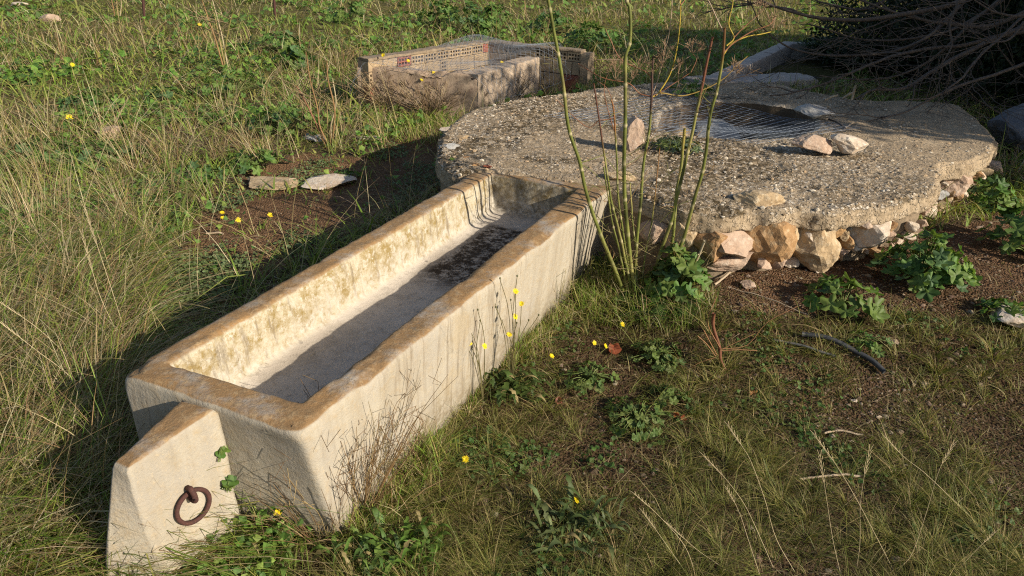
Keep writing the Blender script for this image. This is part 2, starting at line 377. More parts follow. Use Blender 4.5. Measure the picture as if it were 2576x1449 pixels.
def ring(q, r, z, m): rings.append((np.c_[rpoly(q, r, NS), np.full(sum(NS) + 36, z)], m))
for z in (-.2, -.03, .04, .1, .16, .22, .28, .33, .37, .4): ring(inset(outq(z), -.006 * (1 - z / .45)), .02, z, (0, 0, 0))
ring(inset(OUT, .0), .03, RZ - .022, (0, 0, 0)); ring(inset(OUT, .003), .032, RZ - .009, (.35, 0, 0)); ring(inset(OUT, .011), .042, RZ - .002, (.95, 0, 0))
o1, i1 = rpoly(inset(OUT, .024), .045, NS), rpoly(inset(INN, -.012), .02, NS)
for t in np.linspace(0, 1, 7): rings.append((np.c_[o1 + (i1 - o1) * t, np.full(len(o1), RZ)], (1, 0, 0)))
ring(inset(INN, -.004), .015, RZ - .004, (1, 0, 0)); ring(INN, .012, RZ - .014, (.3, 1, 0))
for z in (.41, .385, .36, .335, .31, .29, .275): ring(inset(INN, .022 * (RZ - z) / .19), .012, z, (0, 1, 0))
ring(inset(INN, .03), .014, FZ + .008, (0, .8, .5)); ring(inset(INN, .045), .016, FZ, (0, .2, 1)); 
lastxy = rings[-1][0][:, :2]
ax = (np.array(c[:2]) - np.array(b[:2])); ax /= np.linalg.norm(ax); nrm = np.array([-ax[1], ax[0]])
cen = (np.array(a[:2]) + b[:2] + c[:2] + d[:2]) / 4; L2 = np.linalg.norm(np.array(c[:2]) - b[:2]) / 2 - .2
for t in (.2, .4, .6, .8, .95, 1.):
    q = lastxy - cen; s_ = np.clip(q @ ax, -L2, L2); tgt = cen + s_[:, None] * ax
    rings.append((np.c_[lastxy + (tgt - lastxy) * t, np.full(len(lastxy), FZ - .004 * t)], (0, 0, 1)))
V = np.stack([r_[0] for r_ in rings]); Cm = np.stack([np.tile(r_[1], (V.shape[1], 1)) for r_ in rings]).astype(float)
P = V.reshape(-1, 3); edge = np.clip(Cm[..., 0] * 1.0, 0, 1).reshape(-1, 1)
inner = Cm[..., 1].reshape(-1, 1)
isedge = np.zeros(V.shape[:2]); isedge[10:14] = 1; isedge[19:23] = .8; isedge = isedge.reshape(-1, 1)
disp = np.stack([fbm(P, 6, 4, k) for k in (1, 2, 3)], 1) * .0035 + np.stack([fbm(P, 28, 3, k) for k in (4, 5, 6)], 1) * (.0025 + .003 * inner)
chip = -np.clip(fbm(P, 9, 4, 8) - .12, 0, 1)[:, None] * isedge * np.array([0, 0, .03])
toc = np.c_[(P[:, :2] - cen) @ nrm, np.zeros(len(P))]
lat = (P[:, :2] - cen) @ nrm
mid = .28
sgn = np.where(np.abs(lat) > mid, 1, -1) * np.sign(lat)
chip2 = np.clip(fbm(P, 13, 4, 9) - .1, 0, 1)[:, None] * isedge * .013 * np.c_[-sgn[:, None] * nrm[None], np.zeros(len(P))]
P = P + disp + chip + chip2
trough = empty('concrete_trough', (float(cen[0]), float(cen[1]), 0), 'long pale concrete drinking trough with ochre stained rim, empty, running up to the round slab', 'trough')
mb = MB(); mb.grid(P.reshape(V.shape), Cm, wrap=True)
tr = mb.build('basin', M['trough'], trough)
lon = (P[:, :2] - cen) @ ax
fl = Cm[..., 2].reshape(-1)
dirt = np.zeros((len(P), 4)); dirt[:, 3] = 1
wob = .12 * fbm(P, 5, 3, 12)
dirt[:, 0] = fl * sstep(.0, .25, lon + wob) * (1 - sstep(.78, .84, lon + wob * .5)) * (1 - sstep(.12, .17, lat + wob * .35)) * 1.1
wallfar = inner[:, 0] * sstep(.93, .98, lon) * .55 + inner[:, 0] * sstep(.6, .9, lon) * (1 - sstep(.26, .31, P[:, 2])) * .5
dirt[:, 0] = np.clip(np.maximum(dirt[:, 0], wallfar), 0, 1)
dirt[:, 1] = np.clip(inner[:, 0] * (1 - sstep(.29, .37, P[:, 2] + .07 * fbm(P, 7, 3, 13))) * .9, 0, 1)
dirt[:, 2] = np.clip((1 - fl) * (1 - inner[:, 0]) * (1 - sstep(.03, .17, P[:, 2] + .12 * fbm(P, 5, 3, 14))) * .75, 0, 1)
at_ = tr.data.color_attributes.new('dirt', 'FLOAT_COLOR', 'POINT'); at_.data.foreach_set('color', dirt.ravel().astype(np.float32))

# buttress block with iron ring on the near end
T1, T2 = at(462, 1001, RZ - .008), at(546, 1027, RZ - .008)
N1 = at(286, 1166, .42)
axv = np.array([ax[0], ax[1], 0]); nv_ = np.array([nrm[0], nrm[1], 0])
out = -axv
Lb = float((N1 - T2) @ out)
def near_plane(u, v):                       # point of the sight line on the trough's near end face
    dd = ray(u, v); nn = -axv; p0 = (A + B) / 2 ; t = ((p0 - CAM) @ nn) / (dd @ nn); return CAM + dd * t
crack = near_plane(590, 1205); 
T2g = np.array(T2); fl_ = (crack - T2g) @ (-nv_) / max(.05, T2g[2] - crack[2])     # flare of the ring face per metre of drop
fl_ = float(np.clip(fl_, .05, .6))
W1 = float((T1 - T2) @ nv_)
N1n = float((N1 - T2) @ nv_)
def bl(s, w, z):                            # s along outward, w 0 ring side .. 1 other side, z height
    drop = (.44 - z)
    right = -fl_ * drop * (1 - .25 * s) + N1n * s * .55
    left = max(W1, .1) + .03 * drop + N1n * s
    x = right + (left - right) * w
    return np.array([T2[0], T2[1], 0]) + out * (s * (Lb + .16 * drop) - .012 * (1 - s)) + nv_ * x + np.array([0, 0, z])
R1, L1 = at(316, 1180, .418), at(284, 1158, .425)
R1b, L1b = at(405, 1405, .10), at(274, 1449, .08)
def down(t, b, z0=0.):                      # carry the edge from its top through a lower point to the ground
    t, b = np.array(t), np.array(b); return t + (b - t) * ((t[2] - z0) / (t[2] - b[2]))
TOPQ = [np.array(T2), R1, L1, np.array(T1)]; cb_ = near_plane(592, 1240)
BOTQ = [down(T2, cb_), down(R1, R1b), down(L1, L1b), np.array([T1[0], T1[1], 0.]) + nv_ * .01]
def bl(s, w, z):                            # s along outward, w 0 ring side .. 1 other side, z height
    tp = [TOPQ[0] * (1 - s) + TOPQ[1] * s, TOPQ[3] * (1 - s) + TOPQ[2] * s]; bt = [BOTQ[0] * (1 - s) + BOTQ[1] * s, BOTQ[3] * (1 - s) + BOTQ[2] * s]
    t = tp[0] * (1 - w) + tp[1] * w; b_ = bt[0] * (1 - w) + bt[1] * w; k = z / t[2]
    q = b_ + (t - b_) * k; q = q + out * .008 * s * math.sin(min(max(k, 0), 1) * math.pi) ; q[2] = z; return q
ss = np.linspace(0, 1, 30)
path = [(s, 0) for s in ss] + [(1, w) for w in np.linspace(0, 1, 14)[1:]] + [(s, 1) for s in ss[::-1][1:]] + [(0, w) for w in np.linspace(1, 0, 10)[1:-1]]
zs = [-.24, -.08, .03, .1, .16, .22, .28, .33, .37, .4, .415, .425]
def topz(s): return -.02 * s
Vb = [[bl(s, w, z + topz(s)) for s, w in path] for z in zs]; Cb = [[(0, 0, 0)] * len(path) for z in zs]
for k, (sh, zz) in enumerate(((.04, .436), (.12, .441), (.3, .443), (.55, .443), (.8, .443), (1., .443))):
    Vb.append([bl(.5 + (s - .5) * (1 - sh), .5 + (w - .5) * (1 - sh), zz + topz(.5 + (s - .5) * (1 - sh))) for s, w in path])
    Cb.append([(1 if k else .4, 0, 0)] * len(path))
Vb = np.array(Vb); Pb = Vb.reshape(-1, 3)
Pb = Pb + np.stack([fbm(Pb, 6, 4, k) for k in (1, 2, 3)], 1) * .007 + np.stack([fbm(Pb, 30, 3, k) for k in (4, 5, 6)], 1) * .003
mb = MB(); mb.grid(Pb.reshape(Vb.shape), np.array(Cb, float), wrap=True)
but = mb.build('buttress', M['trough'], trough)

# ring: find the ring face point in the sight line
def face_pt(u, v):
    best = None
    for s in np.linspace(0, 1.05, 120):
        for z in np.linspace(0.0, .44, 120):
            p = bl(s, 0, z - .02 * s); w = p - CAM; dd = ray(u, v); dd = dd / np.linalg.norm(dd)
            e = np.linalg.norm(w - dd * (w @ dd))
            if best is None or e < best[0]: best = (e, p, s, z)
    return best
_, rp, rs, rz_ = face_pt(481, 1269); _, ep, es, ez = face_pt(470, 1226)
e1 = bl(rs + .1, 0, rz_) - bl(rs - .1, 0, rz_); e1 /= np.linalg.norm(e1)
e2 = bl(rs, 0, rz_ + .05) - bl(rs, 0, rz_ - .05); e2 /= np.linalg.norm(e2)
fn = np.cross(e2, e1); fn /= np.linalg.norm(fn)
if fn @ (CAM - rp) < 0: fn = -fn
dist = np.linalg.norm(CAM - rp); rr = 39 / F * dist
th = np.linspace(0, 2 * np.pi, 57)[:-1]
ringpts = rp + fn * .012 + rr * (np.cos(th)[:, None] * e1 * .98 + np.sin(th)[:, None] * e2 * 1.03)
rrad = rr * .13 * (1 + .1 * fbm(ringpts, 60, 2, 3))
mb = MB(); RP = np.vstack([ringpts, ringpts[:1]]); mb.tube(RP, np.append(rrad, rrad[0]), 12, cap=False)
tie = mb.build('tie_ring', M['rust'], but)
tp = rp + fn * .012 + rr * e2 * 1.0 + e1 * 0
loop = []
for t in np.linspace(0, 1, 22):
    an = -.55 * np.pi + t * 1.75 * np.pi
    loop.append(tp + e2 * .0 + (fn * math.cos(an) + e2 * math.sin(an)) * .0155)
eyel = [ep - fn * .02, ep + fn * .004, tp + fn * .012 + e2 * .02, tp + fn * .022 + e2 * .004, tp + fn * .02 - e2 * .016, tp - e2 * .02 + fn * .002, tp - fn * .01 - e2 * .006]
mb = MB(); mb.tube(smoothline(eyel, 30), .0075, 10); mb.build('eye_bolt', M['rust'], but)

# ------------------------------------------------------------------ round well platform
SZ = .462
outline_px = [(1196, 424), (1160, 436), (1122, 424), (1099, 392), (1104, 345), (1130, 312), (1170, 285), (1250, 258), (1400, 233), (1520, 218), (1650, 209), (1790, 206), (1960, 212),
  (2060, 232), (2146, 252), (2306, 255), (2404, 260), (2463, 295), (2497, 333), (2512, 357), (2490, 389), (2440, 408), (2379, 412), (2362, 427), (2366, 466), (2341, 490), (2289, 500), (2237, 511), (2168, 516),
  (2098, 531), (2015, 520), (1980, 529), (1945, 535), (1890, 519), (1848, 541), (1800, 536), (1751, 531), (1699, 521), (1640, 500), (1580, 478), (1530, 464), (1400, 452), (1300, 437)]
opl = np.array([at(u, v, SZ)[:2] for u, v in outline_px])
hole_px = [(1655, 318), (1700, 331), (1744, 337), (1830, 343), (1924, 346), (2000, 337), (2052, 322), (2050, 290), (2000, 268), (1900, 253), (1800, 250), (1720, 256), (1665, 280)]
hpl = np.array([at(u, v, SZ)[:2] for u, v in hole_px]); hc = hpl.mean(0)
NA = 1000; ang = np.linspace(-np.pi, np.pi, NA, endpoint=False)
def radial(poly):
    r = np.zeros(NA); n = len(poly)
    dx, dy = np.cos(ang), np.sin(ang)
    for i in range(n):
        p, q = poly[i] - hc, poly[(i + 1) % n] - hc; e = q - p
        den = dx * e[1] - dy * e[0]
        with np.errstate(divide='ignore', invalid='ignore'):
            t = (p[0] * e[1] - p[1] * e[0]) / den; s = (p[0] * dy - p[1] * dx) / den
        ok = (t > 0) & (s >= -1e-9) & (s <= 1 + 1e-9); r = np.where(ok, np.maximum(r, t), r)
    return r
ro, rh = radial(opl), radial(hpl)
k_ = np.ones(9) / 9; ro = np.convolve(np.r_[ro[-4:], ro, ro[:4]], k_, 'valid'); k2 = np.ones(41) / 41; rh = np.convolve(np.r_[rh[-20:], rh, rh[:20]], k2, 'valid')
dirv = np.stack([np.cos(ang), np.sin(ang)], 1)
def circ(r): return hc + dirv * np.asarray(r)[:, None] if np.ndim(r) else hc + dirv * r
front = sstep(.55, .85, -dirv[:, 1] * .8 + dirv[:, 0] * .65)          # the broken, overhanging right front side
pe = np.c_[circ(ro), np.zeros(NA)]
ro = ro + .014 * fbm(pe, 5, 4, 21) + .012 * fbm(pe, 19, 3, 22)
rh = rh + .03 * fbm(np.c_[circ(rh), np.zeros(NA)], 4, 3, 23)
NR = 150; tt = np.linspace(0, 1, NR)
Rg = rh[None] + (ro - rh)[None] * tt[:, None]
XY = hc + dirv[None] * Rg[..., None]; Pf = XY.reshape(-1, 2)
de = np.minimum(Rg - rh[None], ro[None] - Rg).reshape(-1)
wd, wid = worley(Pf, 42); wd2, wid2 = worley(Pf, 17)
tx = Pf[:, 0]
bare = sstep(2.0, 2.5, tx + .25 * fbm(Pf, 2, 3, 31)) * (1 - .6 * sstep(0, .3, fbm(Pf, 3, 3, 35)))
bare = np.maximum(bare, .55 * sstep(.15, .35, fbm(Pf, 1.5, 4, 39)))
bare = np.clip(np.maximum(bare, .75 * sstep(.05, .2, fbm(Pf, 1.2, 3, 32)) * sstep(4.9, 5.3, Pf[:, 1])), 0, 1)
peb = np.clip(.5 - wd, 0, 1) * (wid > .35) * .016 * (1 - .75 * bare)
zz = SZ + .014 * fbm(Pf, 2.2, 3, 33) + .009 * fbm(Pf, 14, 3, 34) * (1 - .5 * bare) + peb - .02 * (1 - sstep(0, .035, de))
zz = zz - .007 * sstep(.2, .5, fbm(Pf, 6, 3, 36)) * (1 - bare)
# low ridge beside the opening and the sunken step of the left edge
moss = np.clip(.85 + 1.3 * fbm(Pf, 1.9, 4, 37) + .35 * (1 - sstep(.8, 1.6, tx)), 0, 1) * (1 - .5 * bare)
rimc = (1 - sstep(0, .07, Rg - rh[None])).reshape(-1)
col = np.stack([moss * (1 - .6 * rimc), bare, rimc * .7], 1)
well = empty('well_platform', (float(hc[0]), float(hc[1]), 0), 'broad round slab of pebbly concrete on rubble stones with a netted opening, behind the trough', 'well')
V = np.c_[Pf, zz].reshape(NR, NA, 3)
mb = MB(); mb.grid(V, col.reshape(NR, NA, 3), wrap=True)
# outer edge, underside, inner wall of the opening
topo = V[-1]; thick = .085 + .02 * fbm(pe, 7, 3, 41)
rows = [topo]; cols = [col.reshape(NR, NA, 3)[-1]]
for k, fr in enumerate(np.linspace(.15, 1, 7)):
    rr2 = ro + .014 * fbm(np.c_[circ(ro), np.full(NA, fr * .09)], 26, 3, 42) + .004
    rows.append(np.c_[circ(rr2), topo[:, 2] - thick * fr]); cols.append(np.tile((.35, .85, .1), (NA, 1)))
rows.append(np.c_[circ(ro - .05 * front - .002), topo[:, 2] - thick - .004]); cols.append(np.tile((.5, 0, 0), (NA, 1)))
mb.grid(np.array(rows), np.array(cols, float), wrap=True)
slab = mb.build('slab', M['aggregate'], well)
rows = [V[0]]
for k, z in enumerate((.42, .37, .3, .2, .0)): rows.append(np.c_[circ(rh + .02 * fbm(np.c_[circ(rh), np.full(NA, z)], 7, 3, 44)), np.full(NA, z)])
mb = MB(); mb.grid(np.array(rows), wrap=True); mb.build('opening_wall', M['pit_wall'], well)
rows = [np.c_[circ(rh + .05), np.full(NA, .03)]]
for t in (.7, .45, .2, .01):
    q = circ(rh * t); rows.append(np.c_[q, .03 + .05 * fbm(q, 5, 3, 45)])
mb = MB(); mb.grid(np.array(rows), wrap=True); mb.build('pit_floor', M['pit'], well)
# supporting wall: plaster on the left, mortar and rubble on the right
rows = []; 
for z in np.linspace(-.1, .385, 14):
    q = circ(ro - .02 - .06 * front)
    P3 = np.c_[q, np.full(NA, z)]
    q = circ(ro - .018 - .06 * front + (.007 + .05 * front) * fbm(P3, 11, 4, 46) + .022 * front * fbm(P3, 30, 3, 47)); rows.append(np.c_[q, np.full(NA, z)])
mb = MB(); mb.grid(np.array(rows), wrap=True); mb.build('support_wall', M['mortar'], well)

# ------------------------------------------------------------------ stones
import bmesh
def ico(sub):
    bm = bmesh.new(); bmesh.ops.create_icosphere(bm, subdivisions=sub, radius=1); 
    v = np.array([x.co[:] for x in bm.verts]); f = np.array([[q.index for q in x.verts] for x in bm.faces]); bm.free(); return v, f
ICO = {k: ico(k) for k in (1, 2, 3, 4, 5)}
def rockmesh(seed, size, rot=0., tilt=(0, 0), sub=4, cuts=16, rough=.10):
    v, f = ICO[sub]; v = v.copy(); rg = np.random.default_rng(seed)
    for _ in range(cuts):
        n = rg.normal(size=3); n /= np.linalg.norm(n); dd = rg.uniform(.5, .8); s = v @ n; v = v - np.clip(s - dd, 0, 9)[:, None] * n * .97
    v = v + v * (fbm(v, 1.6, 3, seed) * rough * 1.5)[:, None] + v * (fbm(v, 5, 4, seed + 3) * rough * .9)[:, None]
    v = v * np.array(size) / 2 / .8
    cx, sx = math.cos(tilt[0]), math.sin(tilt[0]); v = v @ np.array([[1, 0, 0], [0, cx, sx], [0, -sx, cx]])
    cy, sy = math.cos(tilt[1]), math.sin(tilt[1]); v = v @ np.array([[cy, 0, -sy], [0, 1, 0], [sy, 0, cy]])
    cz, sz = math.cos(rot), math.sin(rot); v = v @ np.array([[cz, sz, 0], [-sz, cz, 0], [0, 0, 1]])
    return v, f
def rock(name, pos, size, mat, seed, rot=0., tilt=(0, 0), parent=None, label=None, cat='rock', sink=.12, group=None, **kw):
    v, f = rockmesh(seed, size, rot, tilt, **kw)
    v = v + np.array([pos[0], pos[1], pos[2] - v[:, 2].min() * (1 - sink)]) if parent is None else v + np.array(pos)
    mb = MB(); mb.add(v, f); loc = None if parent else (float(pos[0]), float(pos[1]), float(pos[2]))
    o = mb.build(name, mat, parent, False, loc)
    if label: tag(o, label, cat, group)
    return o
# rubble course under the slab: (px centre, px width, px height, depth below the edge, material)
def wallpt(u, v):                                            # where the sight line meets the support wall (vertical cylinder over the outline)
    dd = ray(u, v); pts = CAM + dd * np.linspace(2.0, 8, 1500)[:, None]; q = pts[:, :2] - hc
    an = np.arctan2(q[:, 1], q[:, 0]); rad = np.interp(an, ang, ro - .05 * front); i = np.argmax(np.hypot(q[:, 0], q[:, 1]) < rad); return pts[i]
STN = [((1790, 566), 115, 75, 'stone_ochre', .25), ((1928, 583), 118, 92, 'stone_ochre', .1), ((2052, 575), 118, 110, 'stone_tan', 0.), ((2198, 575), 170, 80, 'stone_white', .1), ((2322, 540), 112, 68, 'stone_white', .3),
       ((2398, 548), 105, 92, 'stone_tan', -.35), ((1826, 620), 150, 72, 'stone_pink', .2), ((1829, 664), 125, 42, 'stone_pink', .1), ((1948, 655), 52, 46, 'stone_pink', .4), ((1990, 663), 30, 30, 'stone_white', .3),
       ((2040, 640), 32, 20, 'stone_white', .1), ((2125, 592), 22, 20, 'stone_tan', 0), ((1996, 620), 28, 26, 'stone_tan', .2), ((1978, 540), 34, 24, 'stone_grey', .1), ((2110, 560), 36, 40, 'stone_ochre', .4),
       ((1720, 600), 90, 70, 'stone_tan', .1), ((1660, 560), 80, 70, 'stone_pink', .3), ((2370, 488), 44, 34, 'stone_grey', .1), ((2410, 440), 80, 42, 'stone_pink', .1), ((2450, 430), 70, 30, 'stone_ochre', .2), ((2125, 520), 60, 30, 'stone_white', .2)]
for i, ((u, v), w, h, mt, rt) in enumerate(STN):
    p = wallpt(u, v); dd = np.linalg.norm(p - CAM); w_, h_ = w / F * dd * 1.14, h / F * dd * 1.22
    inw = np.array([hc[0] - p[0], hc[1] - p[1], 0]); inw /= np.linalg.norm(inw)
    p = p + inw * (.26 * w_ - .012); p[2] = min(p[2], SZ - .075 - h_ * .42)
    rock('stone', p, (w_, max(w_ * .85, .06), h_), M[mt], 100 + i, rt + math.atan2(inw[1], inw[0]) - 1.57, (random.uniform(-.2, .2), random.uniform(-.12, .12)), well, rough=.12)
for i in range(220):                                         # small stones packed into the mortar
    an = rng.uniform(-1.75, .35); j = int((an + np.pi) / (2 * np.pi) * NA) % NA
    if front[j] < .1: continue
    q = hc + dirv[j] * (ro[j] - .05 * front[j] + rng.uniform(-.01, .02)); sz_ = rng.uniform(.03, .09); zz_ = rng.uniform(.02, .37)
    rock('rubble_stone', (q[0], q[1], zz_), (sz_ * 1.3, sz_, sz_ * .8), M[['stone_tan', 'stone_pink', 'stone_white', 'stone_ochre'][i % 4]], 700 + i, an + rng.uniform(-.5, .5), (rng.uniform(-.4, .4), 0), well, sub=3) if i < 115 else None
for i, ((u, v), w, h, mt) in enumerate([((1140, 330), 60, 26, 'stone_white'), ((1125, 372), 55, 30, 'stone_grey'), ((1175, 402), 60, 22, 'stone_ochre'), ((1160, 352), 50, 20, 'stone_tan'), ((1185, 425), 50, 30, 'stone_ochre')]):
    p = at(u, v, SZ - .02); dd = np.linalg.norm(p - CAM)
    rock('edge_stone', p, (w / F * dd, w / F * dd, .05), M[mt], 140 + i, i, (0, 0), well)
# loose pebbles bedded in the slab
nb = 11000; th_ = rng.uniform(-np.pi, np.pi, nb); iA = ((th_ + np.pi) / (2 * np.pi) * NA).astype(int) % NA; t_ = np.sqrt(rng.uniform(.02, .995, nb))
rad_ = rh[iA] + (ro[iA] - rh[iA]) * t_; pp = hc + np.stack([np.cos(th_), np.sin(th_)], 1) * rad_[:, None]
iR = np.clip((t_ * (NR - 1)).astype(int), 0, NR - 1); zp = V[iR, iA, 2]
keep = rng.uniform(0, 1, nb) > .75 * bare.reshape(NR, NA)[iR, iA]
pp, zp = pp[keep], zp[keep]; nb = len(pp)
def pebbles(mb, pos, size, cols):
    v, f = ICO[1]; n = len(pos)
    sc = size[:, None] * rng.uniform(.6, 1.3, (n, 3)) * np.array([1, 1, .7]); VV = v[None] * sc[:, None] + rng.normal(0, .12, (n, len(v), 1)) * sc[:, None] * v[None] + pos[:, None]
    FF = f[None] + (np.arange(n) * len(v))[:, None, None]; mb.add(VV.reshape(-1, 3), FF.reshape(-1, 3), np.repeat(cols, len(v), 0))
M['pebble'] = veg_mat('pebble', 0, .9)
cA = np.array([(.5, .43, .33), (.42, .33, .22), (.33, .24, .15), (.58, .51, .41), (.4, .28, .17)])
mb = MB(); pebbles(mb, np.c_[pp, zp - .001], np.clip(rng.lognormal(-5.4, .5, nb), .002, .014), cA[rng.integers(0, 5, nb)] * rng.uniform(.75, 1.1, (nb, 1)))
o = mb.build('aggregate', M['pebble'], well, False); o['kind'] = 'stuff'

# rocks lying on the slab
zs_ = SZ + .01
rock('limestone_rock', at(2040, 382, zs_), (.24, .17, .115), M['stone_pink'], 11, .3, (.2, .1), label='angular pink and cream rock on the slab, touching the rounder rock to its right', sink=.05)
rock('limestone_rock', at(2133, 386, zs_), (.23, .17, .10), M['stone_white'], 12, 0., (0, .1), label='rounded cream rock on the slab with a brown end, touching the angular pink rock', sink=.05)
rock('slanted_rock', at(1588, 372, zs_), (.13, .2, .20), M['stone_pink'], 13, .5, (-.5, .5), label='pointed pale rock leaning upright on the slab behind the fennel stems', sink=.05)
rock('grey_rock', at(2050, 297, zs_), (.24, .2, .10), M['stone_grey'], 14, .2, (0, 0), label='grey white rock on the far rim of the netted opening', sink=.05)
rock('flat_stone', at(1915, 512, zs_ - .02), (.24, .16, .07), M['stone_tan'], 15, .1, (.1, 0), label='flat greyish stone set in the front edge of the slab above the orange stones', sink=.3)
rock('flat_stone', at(1600 - 40, 448, zs_ - .02), (.19, .12, .05), M['stone_tan'], 16, 0, (.05, 0), label='flat mossy stone at the far right corner of the trough rim', sink=.3)
for (u, v), s, sd, lb in (((1800, 296), (.5, .36, .22), 17, 'largest pale slab lying inside the netted opening'), ((1960, 300), (.36, .25, .2), 18, 'pale stone inside the opening, beside the grey rim rock'), ((1880, 272), (.55, .25, .25), 19, 'long grey stone at the far side inside the netted opening'), ((1700, 305), (.34, .34, .2), 20, 'brown grey stone at the left end of the netted opening')):
    rock('fallen_stone', at(u, v, .36) * [1, 1, 0] + [0, 0, .12], s, M['stone_tan' if sd in (18, 20) else 'stone_grey'], sd, sd, (.1, .05), label=lb)
for (u, v), lb in (((1208, 418), 'small red tile chip on the slab behind the far left corner of the trough'),):
    rock('tile_chip', at(u + 17, v + 4, SZ), (.055, .03, .015), M['clay_red'], 30, .1, label=lb, cat='tile')
# rocks on the ground
def grock(u, v, w, h, mat, seed, label, rot=0., name='rock', dep=.8, tilt=(0, 0), sink=.25):
    p = hit(u, v); dd = np.linalg.norm(p - CAM); W = w / F * dd
    return rock(name, p, (W, W * dep, h), M[mat], seed, rot, tilt, label=label, sink=sink)
grock(280, 345, 50, .09, 'stone_pink', 41, 'single pinkish stone in the grass beside a yellow flower at the left')
grock(683, 466, 118, .05, 'stone_tan', 42, 'flat brownish stone slab on the soil, left one of the pair', .1, 'stone_slab', .75)
grock(818, 468, 128, .055, 'stone_white', 43, 'flat whitish cracked stone slab on the soil, right one of the pair', .2, 'stone_slab', .7)
grock(935, 350, 75, .03, 'stone_white', 44, 'thin pale stone flake in the weeds below the brick enclosure', -.35, 'stone_flake', .4)
grock(50, 22, 30, .14, 'stone_white', 45, 'small white stone far off in the grass at the upper left')
grock(128, 56, 40, .12, 'stone_pink', 46, 'half hidden pale stone in the grass, second from the upper left')
grock(2550, 805, 110, .06, 'stone_white', 47, 'flat cream stone on the reddish soil at the right edge', .1)
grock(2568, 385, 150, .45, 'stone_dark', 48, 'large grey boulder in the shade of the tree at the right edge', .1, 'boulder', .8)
grock(2150, 1010, 14, .012, 'stone_white', 49, 'tiny white pebble on dark soil below the black hose', 0, 'pebble')
grock(1155, 338, 30, .03, 'stone_tan', 50, 'small tan stone on the ground beside the left edge of the slab')
grock(2480, 440, 60, .12, 'stone_pink', 51, 'reddish stone under the broken right end of the slab')
grock(790, 352, 70, .05, 'stone_grey', 52, 'small grey stone at the foot of the dead fennel stalks')
grock(1880, 722, 34, .03, 'stone_pink', 53, 'small pinkish stone fallen below the rubble wall')
grock(2250, 865, 22, .02, 'stone_pink', 54, 'small rosy pebble beside the largest mallow plant', 0, 'pebble')

# ------------------------------------------------------------------ walls as noisy rounded bars
def bar(mb, p, q, thick, z0, z1, amp=.008, step=.03, col=(1, 1, 1), seed=0, side=1, chip=0., z1b=None):
    p, q = np.array(p[:2], float), np.array(q[:2], float); L = np.linalg.norm(q - p); e = (q - p) / L; n = np.array([-e[1], e[0]]) * side
    ns = max(4, int(L / step)); rd = .012
    hs = np.linspace(z0, z1 - rd, max(3, int((z1 - z0) / step)))
    sec = [(0, z) for z in hs] + [(rd * .3, z1 - rd * .3)] + [(w, z1) for w in np.linspace(rd, thick - rd, max(3, int(thick / step)))] + [(thick - rd * .3, z1 - rd * .3)] + [(thick, z) for z in hs[::-1]]
    sec = np.array(sec); ts = np.linspace(0, 1, ns)
    zt = sec[:, 1][None] + (0 if z1b is None else (z1b - z1) * ts[:, None] * (sec[:, 1] > (z0 + z1) / 2)[None])
    V = np.zeros((ns, len(sec), 3)); V[..., :2] = p + e * (ts * L)[:, None, None] + n * sec[:, 0][None, :, None]; V[..., 2] = zt
    P = V.reshape(-1, 3); P = P + np.stack([fbm(P, 7, 4, seed + k) for k in (1, 2, 3)], 1) * amp + np.stack([fbm(P, 26, 3, seed + k) for k in (4, 5, 6)], 1) * amp * .6
    if chip: P[:, 2] -= chip * np.clip(fbm(P, 5, 4, seed + 9) - .05, 0, 1) * (V.reshape(-1, 3)[:, 2] > z1 - .02)
    V = P.reshape(V.shape); mb.grid(V, col)
    for k in (0, -1):
        ring_ = V[k]; c0 = ring_.mean(0); m = len(ring_)
        F_ = np.array([[j, (j + 1) % m, m] for j in range(m)]); mb.add(np.vstack([ring_, c0]), F_ if k else F_[:, ::-1], col)
EZ = .47
K_, BL_, BR_ = at(1229, 106, EZ), at(925, 153, EZ), at(1462, 131, EZ)
FL_, FC_, TJ_ = at(897, 168, .40), at(1203, 188, .40), at(1333, 152, .40)
enc = empty('brick_enclosure', (float(FC_[0]), float(FC_[1]), 0), 'low walled pit of hollow bricks and rough plaster under drooping wire netting', 'enclosure')
mb = MB(); bar(mb, FL_, FC_, .19, -.1, .40, .014, .022, seed=1, chip=.12); mb.build('front_wall', M['plaster'], enc)
inr = (K_ - TJ_)[:2]; TJ2 = TJ_ + (TJ_ - FC_) * .22
mb = MB(); bar(mb, FC_ + (TJ_ - FC_) * .002, TJ2, .19, -.1, .402, .012, .022, seed=2, chip=.03); mb.build('right_wall', M['pale_plaster'], enc)
